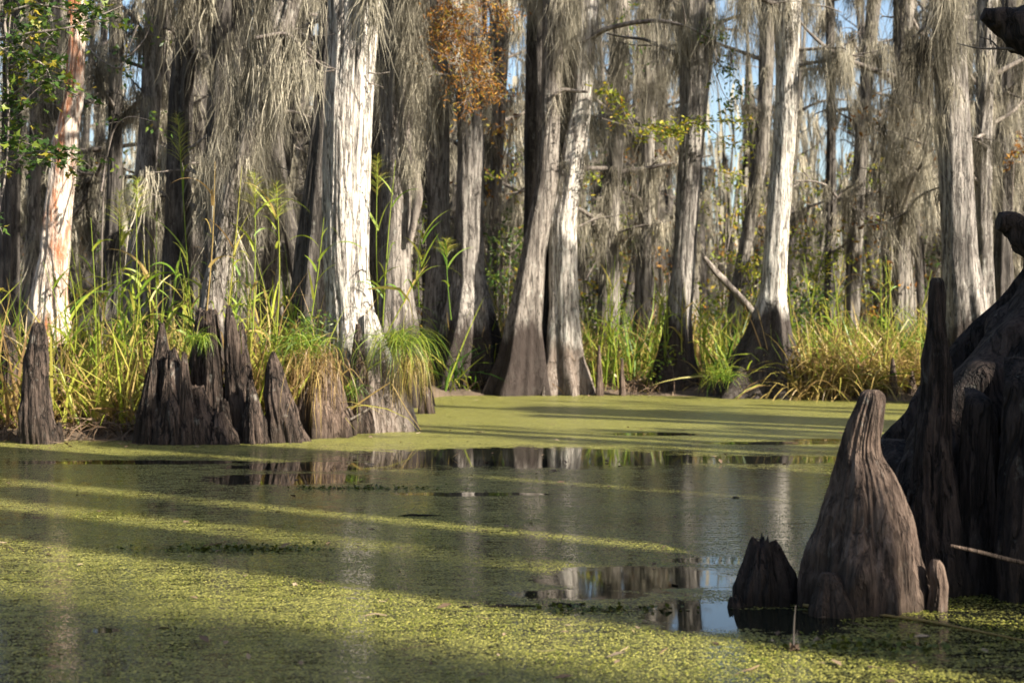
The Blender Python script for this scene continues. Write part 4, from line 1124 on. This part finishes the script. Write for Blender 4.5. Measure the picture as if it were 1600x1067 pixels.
# ------------------------------------------------------------------ fallen wood, litter, things on the water
g = Geo(); pts = [PX(x, y, 22.5) for x, y in [(1100, 402), (1120, 428), (1148, 455), (1178, 490), (1200, 520)]]
b0 = pts[0].copy(); tube(g, [p - b0 for p in pts], [.03, .055, .06, .05], 14, rough=.3, sub=8); o = g.build('fallen_log', M['twig']); o.location = b0
tag(o, 'thin broken log slanting against the roots of the buttressed cypress', 'log')
g = Geo(); pts = [PX(x, y, 5.3) for x, y in [(1485, 852), (1530, 862), (1575, 874), (1640, 888)]]
b0 = pts[0].copy(); tube(g, [p - b0 for p in pts], [.006, .009, .010], 8, sub=6); o = g.build('dead_stick', M['knee']); o.location = b0
tag(o, 'grey dead stick poking from the mud at the right edge', 'stick')
def sticks(name, label, cat, items, mat, group=None):
    for (pts, d, r_) in items:
        g = Geo(); P_ = [PX(x, y, dd) for (x, y), dd in zip(pts, np.broadcast_to(d, len(pts)))]
        b0 = P_[0].copy(); tube(g, [p - b0 for p in P_], [r_, r_ * .8, r_ * .4], 7, tint=.35, sub=4); o = g.build(name, mat); o.location = b0
        tag(o, label, cat, group)
sticks('broken_reed', 'thick broken grey cane lying over the foot of the broad pale cypress', 'cane', [([(548, 655), (575, 640), (604, 616)], 13.3, .012)], M['twig'])
sticks('broken_reed', 'long green cane leaning up from the foot of the broad pale cypress', 'cane', [([(540, 645), (575, 620), (610, 597)], 13.4, .010)], M['grass'])
sticks('broken_reed', 'short bent cane at the hollow of the broad pale cypress', 'cane', [([(535, 585), (549, 573), (568, 600)], 13.4, .006)], M['grass'])
sticks('fallen_reed', 'green blade slanting down into the duckweed below the green tuft', 'blade', [([(612, 600), (635, 640), (658, 672)], 13.5, .006)], M['grass'])
sticks('floating_reed', 'long green reed floating on the water before the foreground knees', 'reed', [([(1255, 945), (1340, 956), (1440, 968), (1520, 984), (1610, 1002)], [5.38, 5.28, 5.15, 4.98, 4.80], .007)], M['grass'])
g = Geo(); ribbons(g, np.array([[0, 0, 0.]]), np.array([[.1, -.1, -1.]]), .11, .045, segs=4, tint=.85, rng=np.random.default_rng(2)); o = g.build('hanging_leaf', M['leaf']); o.location = PX(1443, 970, 5.14); tag(o, 'dark green leaf hanging from the floating reed', 'leaf')
sticks('pencil_stalk', 'thin upright stalk in the water left of the floating reed', 'stalk', [([(1240, 1018), (1240, 980), (1243, 945)], 4.72, .004)], M['twig'])
g = Geo(); rr = np.random.default_rng(12)
inst(g, LEAF_V, LEAF_F, rr.normal(size=(30, 3)) * np.array([.012, .012, .006]), rot_rand(rr, 30), .03, .2); o = g.build('pod_cluster', M['litter']); o.location = PX(1240, 1014, 4.70); tag(o, 'dark seed pod clump at the foot of the upright stalk', 'seed pod')

def flat_leaf(px, row, size, tn, label, seed, name='floating_leaf', group=None, mat='litter'):
    d = F * CAMH / (row - HZ)
    rg = np.random.default_rng(seed); g = Geo()
    inst(g, LEAF_V * np.array([1, 1.3, 1]), LEAF_F, np.zeros((1, 3)), rot_rand(rg, 1, .15), size, tn)
    o = g.build(name, M[mat]); p = PX(px, row, d); p[2] = .008; o.location = p
    tag(o, label, 'leaf', group)
flat_leaf(740, 675, .16, 1, 'curled pale leaf on the duckweed below the straw root, the larger of two', 1)
flat_leaf(657, 676, .10, 1, 'pale leaf at the right foot of the broad pale cypress', 2)
flat_leaf(738, 638, .14, .9, 'pale leaf on the duckweed in front of the bell-bottomed cypress', 3)
for i, (x, y) in enumerate([(640, 1000), (350, 1010), (788, 822), (120, 962), (470, 1035), (900, 760), (230, 792), (705, 1046), (1010, 975), (890, 990), (300, 870), (1290, 1040), (560, 860), (90, 1015), (440, 800), (1100, 730), (1200, 770), (960, 1040)]):
    flat_leaf(x, y, .035 if y > 850 else .05, .6, 'tiny brown fallen leaf on the duckweed', 20 + i, group='tiny fallen leaves on the duckweed')
# half sunken bits
def snag(px, row, L, r_, label, seed):
    d = F * CAMH / (row - HZ); rg = np.random.default_rng(seed); g = Geo()
    pts = [(-L / 2, 0, .000), (-L * .2, .012, .003), (L * .1, -.008, .004), (L / 2, .02, .001)]
    tube(g, pts, [r_ * .4, r_, r_ * .9, r_ * .3], 9, seed=seed, rough=.4, sub=5)
    o = g.build('floating_twig', M['kneedark']); p = PX(px, row, d); p[2] = 0; o.location = p
    tag(o, label, 'twig')
snag(655, 806, .24, .008, 'dark half-sunken twig in the open middle of the pond', 1)
snag(800, 948, .2, .007, 'row of dark floating bark bits left of the open reflection', 2)
snag(885, 946, .14, .008, 'dark floating bark strip at the left rim of the open reflection', 3)
snag(728, 949, .05, .005, 'tiny dark bark crumb left of the floating bark bits', 4)
snag(1150, 778, .05, .006, 'tiny dark crumb on the water left of the big foreground knee', 5)

# leaf litter: left bank, far bank, mud on the right
g = Geo(); rr = np.random.default_rng(70)
B1 = land_points(rr, 4500, -7, -1.5, 12.9, 16, 1.0, .0); B2 = land_points(rr, 3500, -.6, 9, 19, 23, 1.0, .0)
for B in (B1, B2):
    inst(g, LEAF_V, LEAF_F, B + np.array([0, 0, .03]), rot_rand(rr, len(B), .5), rr.uniform(.05, .13, len(B)), rr.uniform(0, 1, len(B)))
lab(tag(g.build('leaf_litter', M['litter']), kind='stuff'), 'brown fallen leaves scattered on both banks', 'leaf litter')
g = Geo(); n = 900
x = rr.uniform(1.7, 3.4, n); y = rr.uniform(5.3, 6.6, n); z_ = ground_z(x, y); ok = z_ > -.02
B = np.stack([x, y, z_], -1)[ok]
ribbons(g, B, np.stack([rr.normal(size=len(B)), rr.normal(size=len(B)), rr.uniform(.0, .5, len(B))], -1), rr.uniform(.05, .25, len(B)), .005, droop=1.0, wob=.1, segs=4, tint=rr.uniform(0, .15, len(B)), rng=rr)
inst(g, LEAF_V, LEAF_F, B + np.array([0, 0, .01]), rot_rand(rr, len(B), .5), .04, rr.uniform(0, .2, len(B)))
lab(tag(g.build('twig_litter', M['litter']), kind='stuff'), 'dark tangled twigs and roots on the mud at the foot of the fluted tree', 'litter')
# roots and twigs at the waterline of both banks
g = Geo(); n = 2600
xx = np.concatenate([rr.uniform(-6, -2, 1100), rr.uniform(-.5, 8.5, 1500)]); yy = bank(xx) + rr.uniform(-.05, .35, n)
B = np.stack([xx, yy, rr.uniform(.0, .22, n)], -1)
ribbons(g, B, np.stack([rr.normal(size=n), rr.normal(size=n) - .5, rr.normal(size=n) * .5 + .1], -1), rr.uniform(.15, .6, n), rr.uniform(.006, .016, n), droop=rr.uniform(.3, 3, n), wob=.15, segs=6, tint=rr.uniform(0, .65, n), rng=rr)
lab(tag(g.build('root_tangle', M['litter']), kind='stuff'), 'tangle of dead roots and twigs at the waterline', 'roots')
M['weed'] = tint_mat('duckweed_leaves', [(0, (.05, .06, .01)), (.4, (.14, .17, .02)), (.8, (.32, .33, .04)), (1, (.55, .50, .14))], trans=.15, rough=.4)
g = Geo(); n = 90000
y = 3.9 + 4.2 * rr.uniform(size=n) ** 1.2; x = rr.uniform(-1, 1, n) * (.38 * y + .7)
ok = fbm(x * 4, y * 4, 0 * x, 3, 3) + rr.uniform(-.2, .2, n) > .48
ok &= ~((((x - .55) / .5) ** 2 + ((y - 5.95) / .36) ** 2 < 1) | (((x - .85) / .36) ** 2 + ((y - 5.2) / .3) ** 2 < 1))
x, y = x[ok], y[ok]; n = len(x)
DW = np.array([[0, 0, 0], [.5, .42, .08], [1, 0, .02], [.5, -.42, .08]])
inst(g, DW, np.array([[0, 3, 2, 1]]), np.stack([x, y, rr.uniform(.002, .004, n)], -1), rot_rand(rr, n, .16), rr.uniform(.005, .011, n), np.clip(rr.normal(.5, .25, n), 0, 1))
for (cx, cy, rx, ry, k) in ((-1.35, 6.75, .42, .10, 500), (.35, 5.35, .3, .05, 160), (-1.0, 9.2, .5, .1, 300), (1.2, 4.75, .3, .12, 250)):
    B = np.stack([cx + rr.normal(size=k) * rx * .5, cy + rr.normal(size=k) * ry * .5, np.full(k, .004)], -1)
    inst(g, DW, np.array([[0, 3, 2, 1]]), B, rot_rand(rr, k, .5), rr.uniform(.015, .03, k), rr.uniform(0, .25, k))
tag(g.build('duckweed', M['weed']), 'floating duckweed leaves and darker water fern patches on the near pond', 'duckweed', kind='stuff')
g = Geo(); n = 1500
y = np.concatenate([rr.uniform(4.2, 15, 500), np.zeros(1000)]); x = rr.uniform(-1, 1, n) * (.36 * y + .3)
x[500:] = np.concatenate([rr.uniform(-5, -1.6, 600), rr.uniform(-.6, 7.5, 400)]); y[500:] = bank(x[500:]) - rr.exponential(.28, 1000)
B = np.stack([x, y, np.full(n, .006)], -1)
k = n // 2
inst(g, LEAF_V, LEAF_F, B[::2], rot_rand(rr, k, .25), rr.uniform(.02, .075, k), rr.uniform(0, .9, k))
ribbons(g, B[1::2], np.stack([rr.normal(size=k), rr.normal(size=k), np.zeros(k)], -1), rr.uniform(.04, .22, k), rr.uniform(.003, .008, k), droop=0, wob=.12, segs=4, tint=rr.uniform(0, .8, k), rng=rr)
tag(g.build('floating_litter', M['litter']), 'small dead leaves and needles drifted on the duckweed and along the waterline', 'litter', kind='stuff')
print('objects', len(bpy.data.objects))
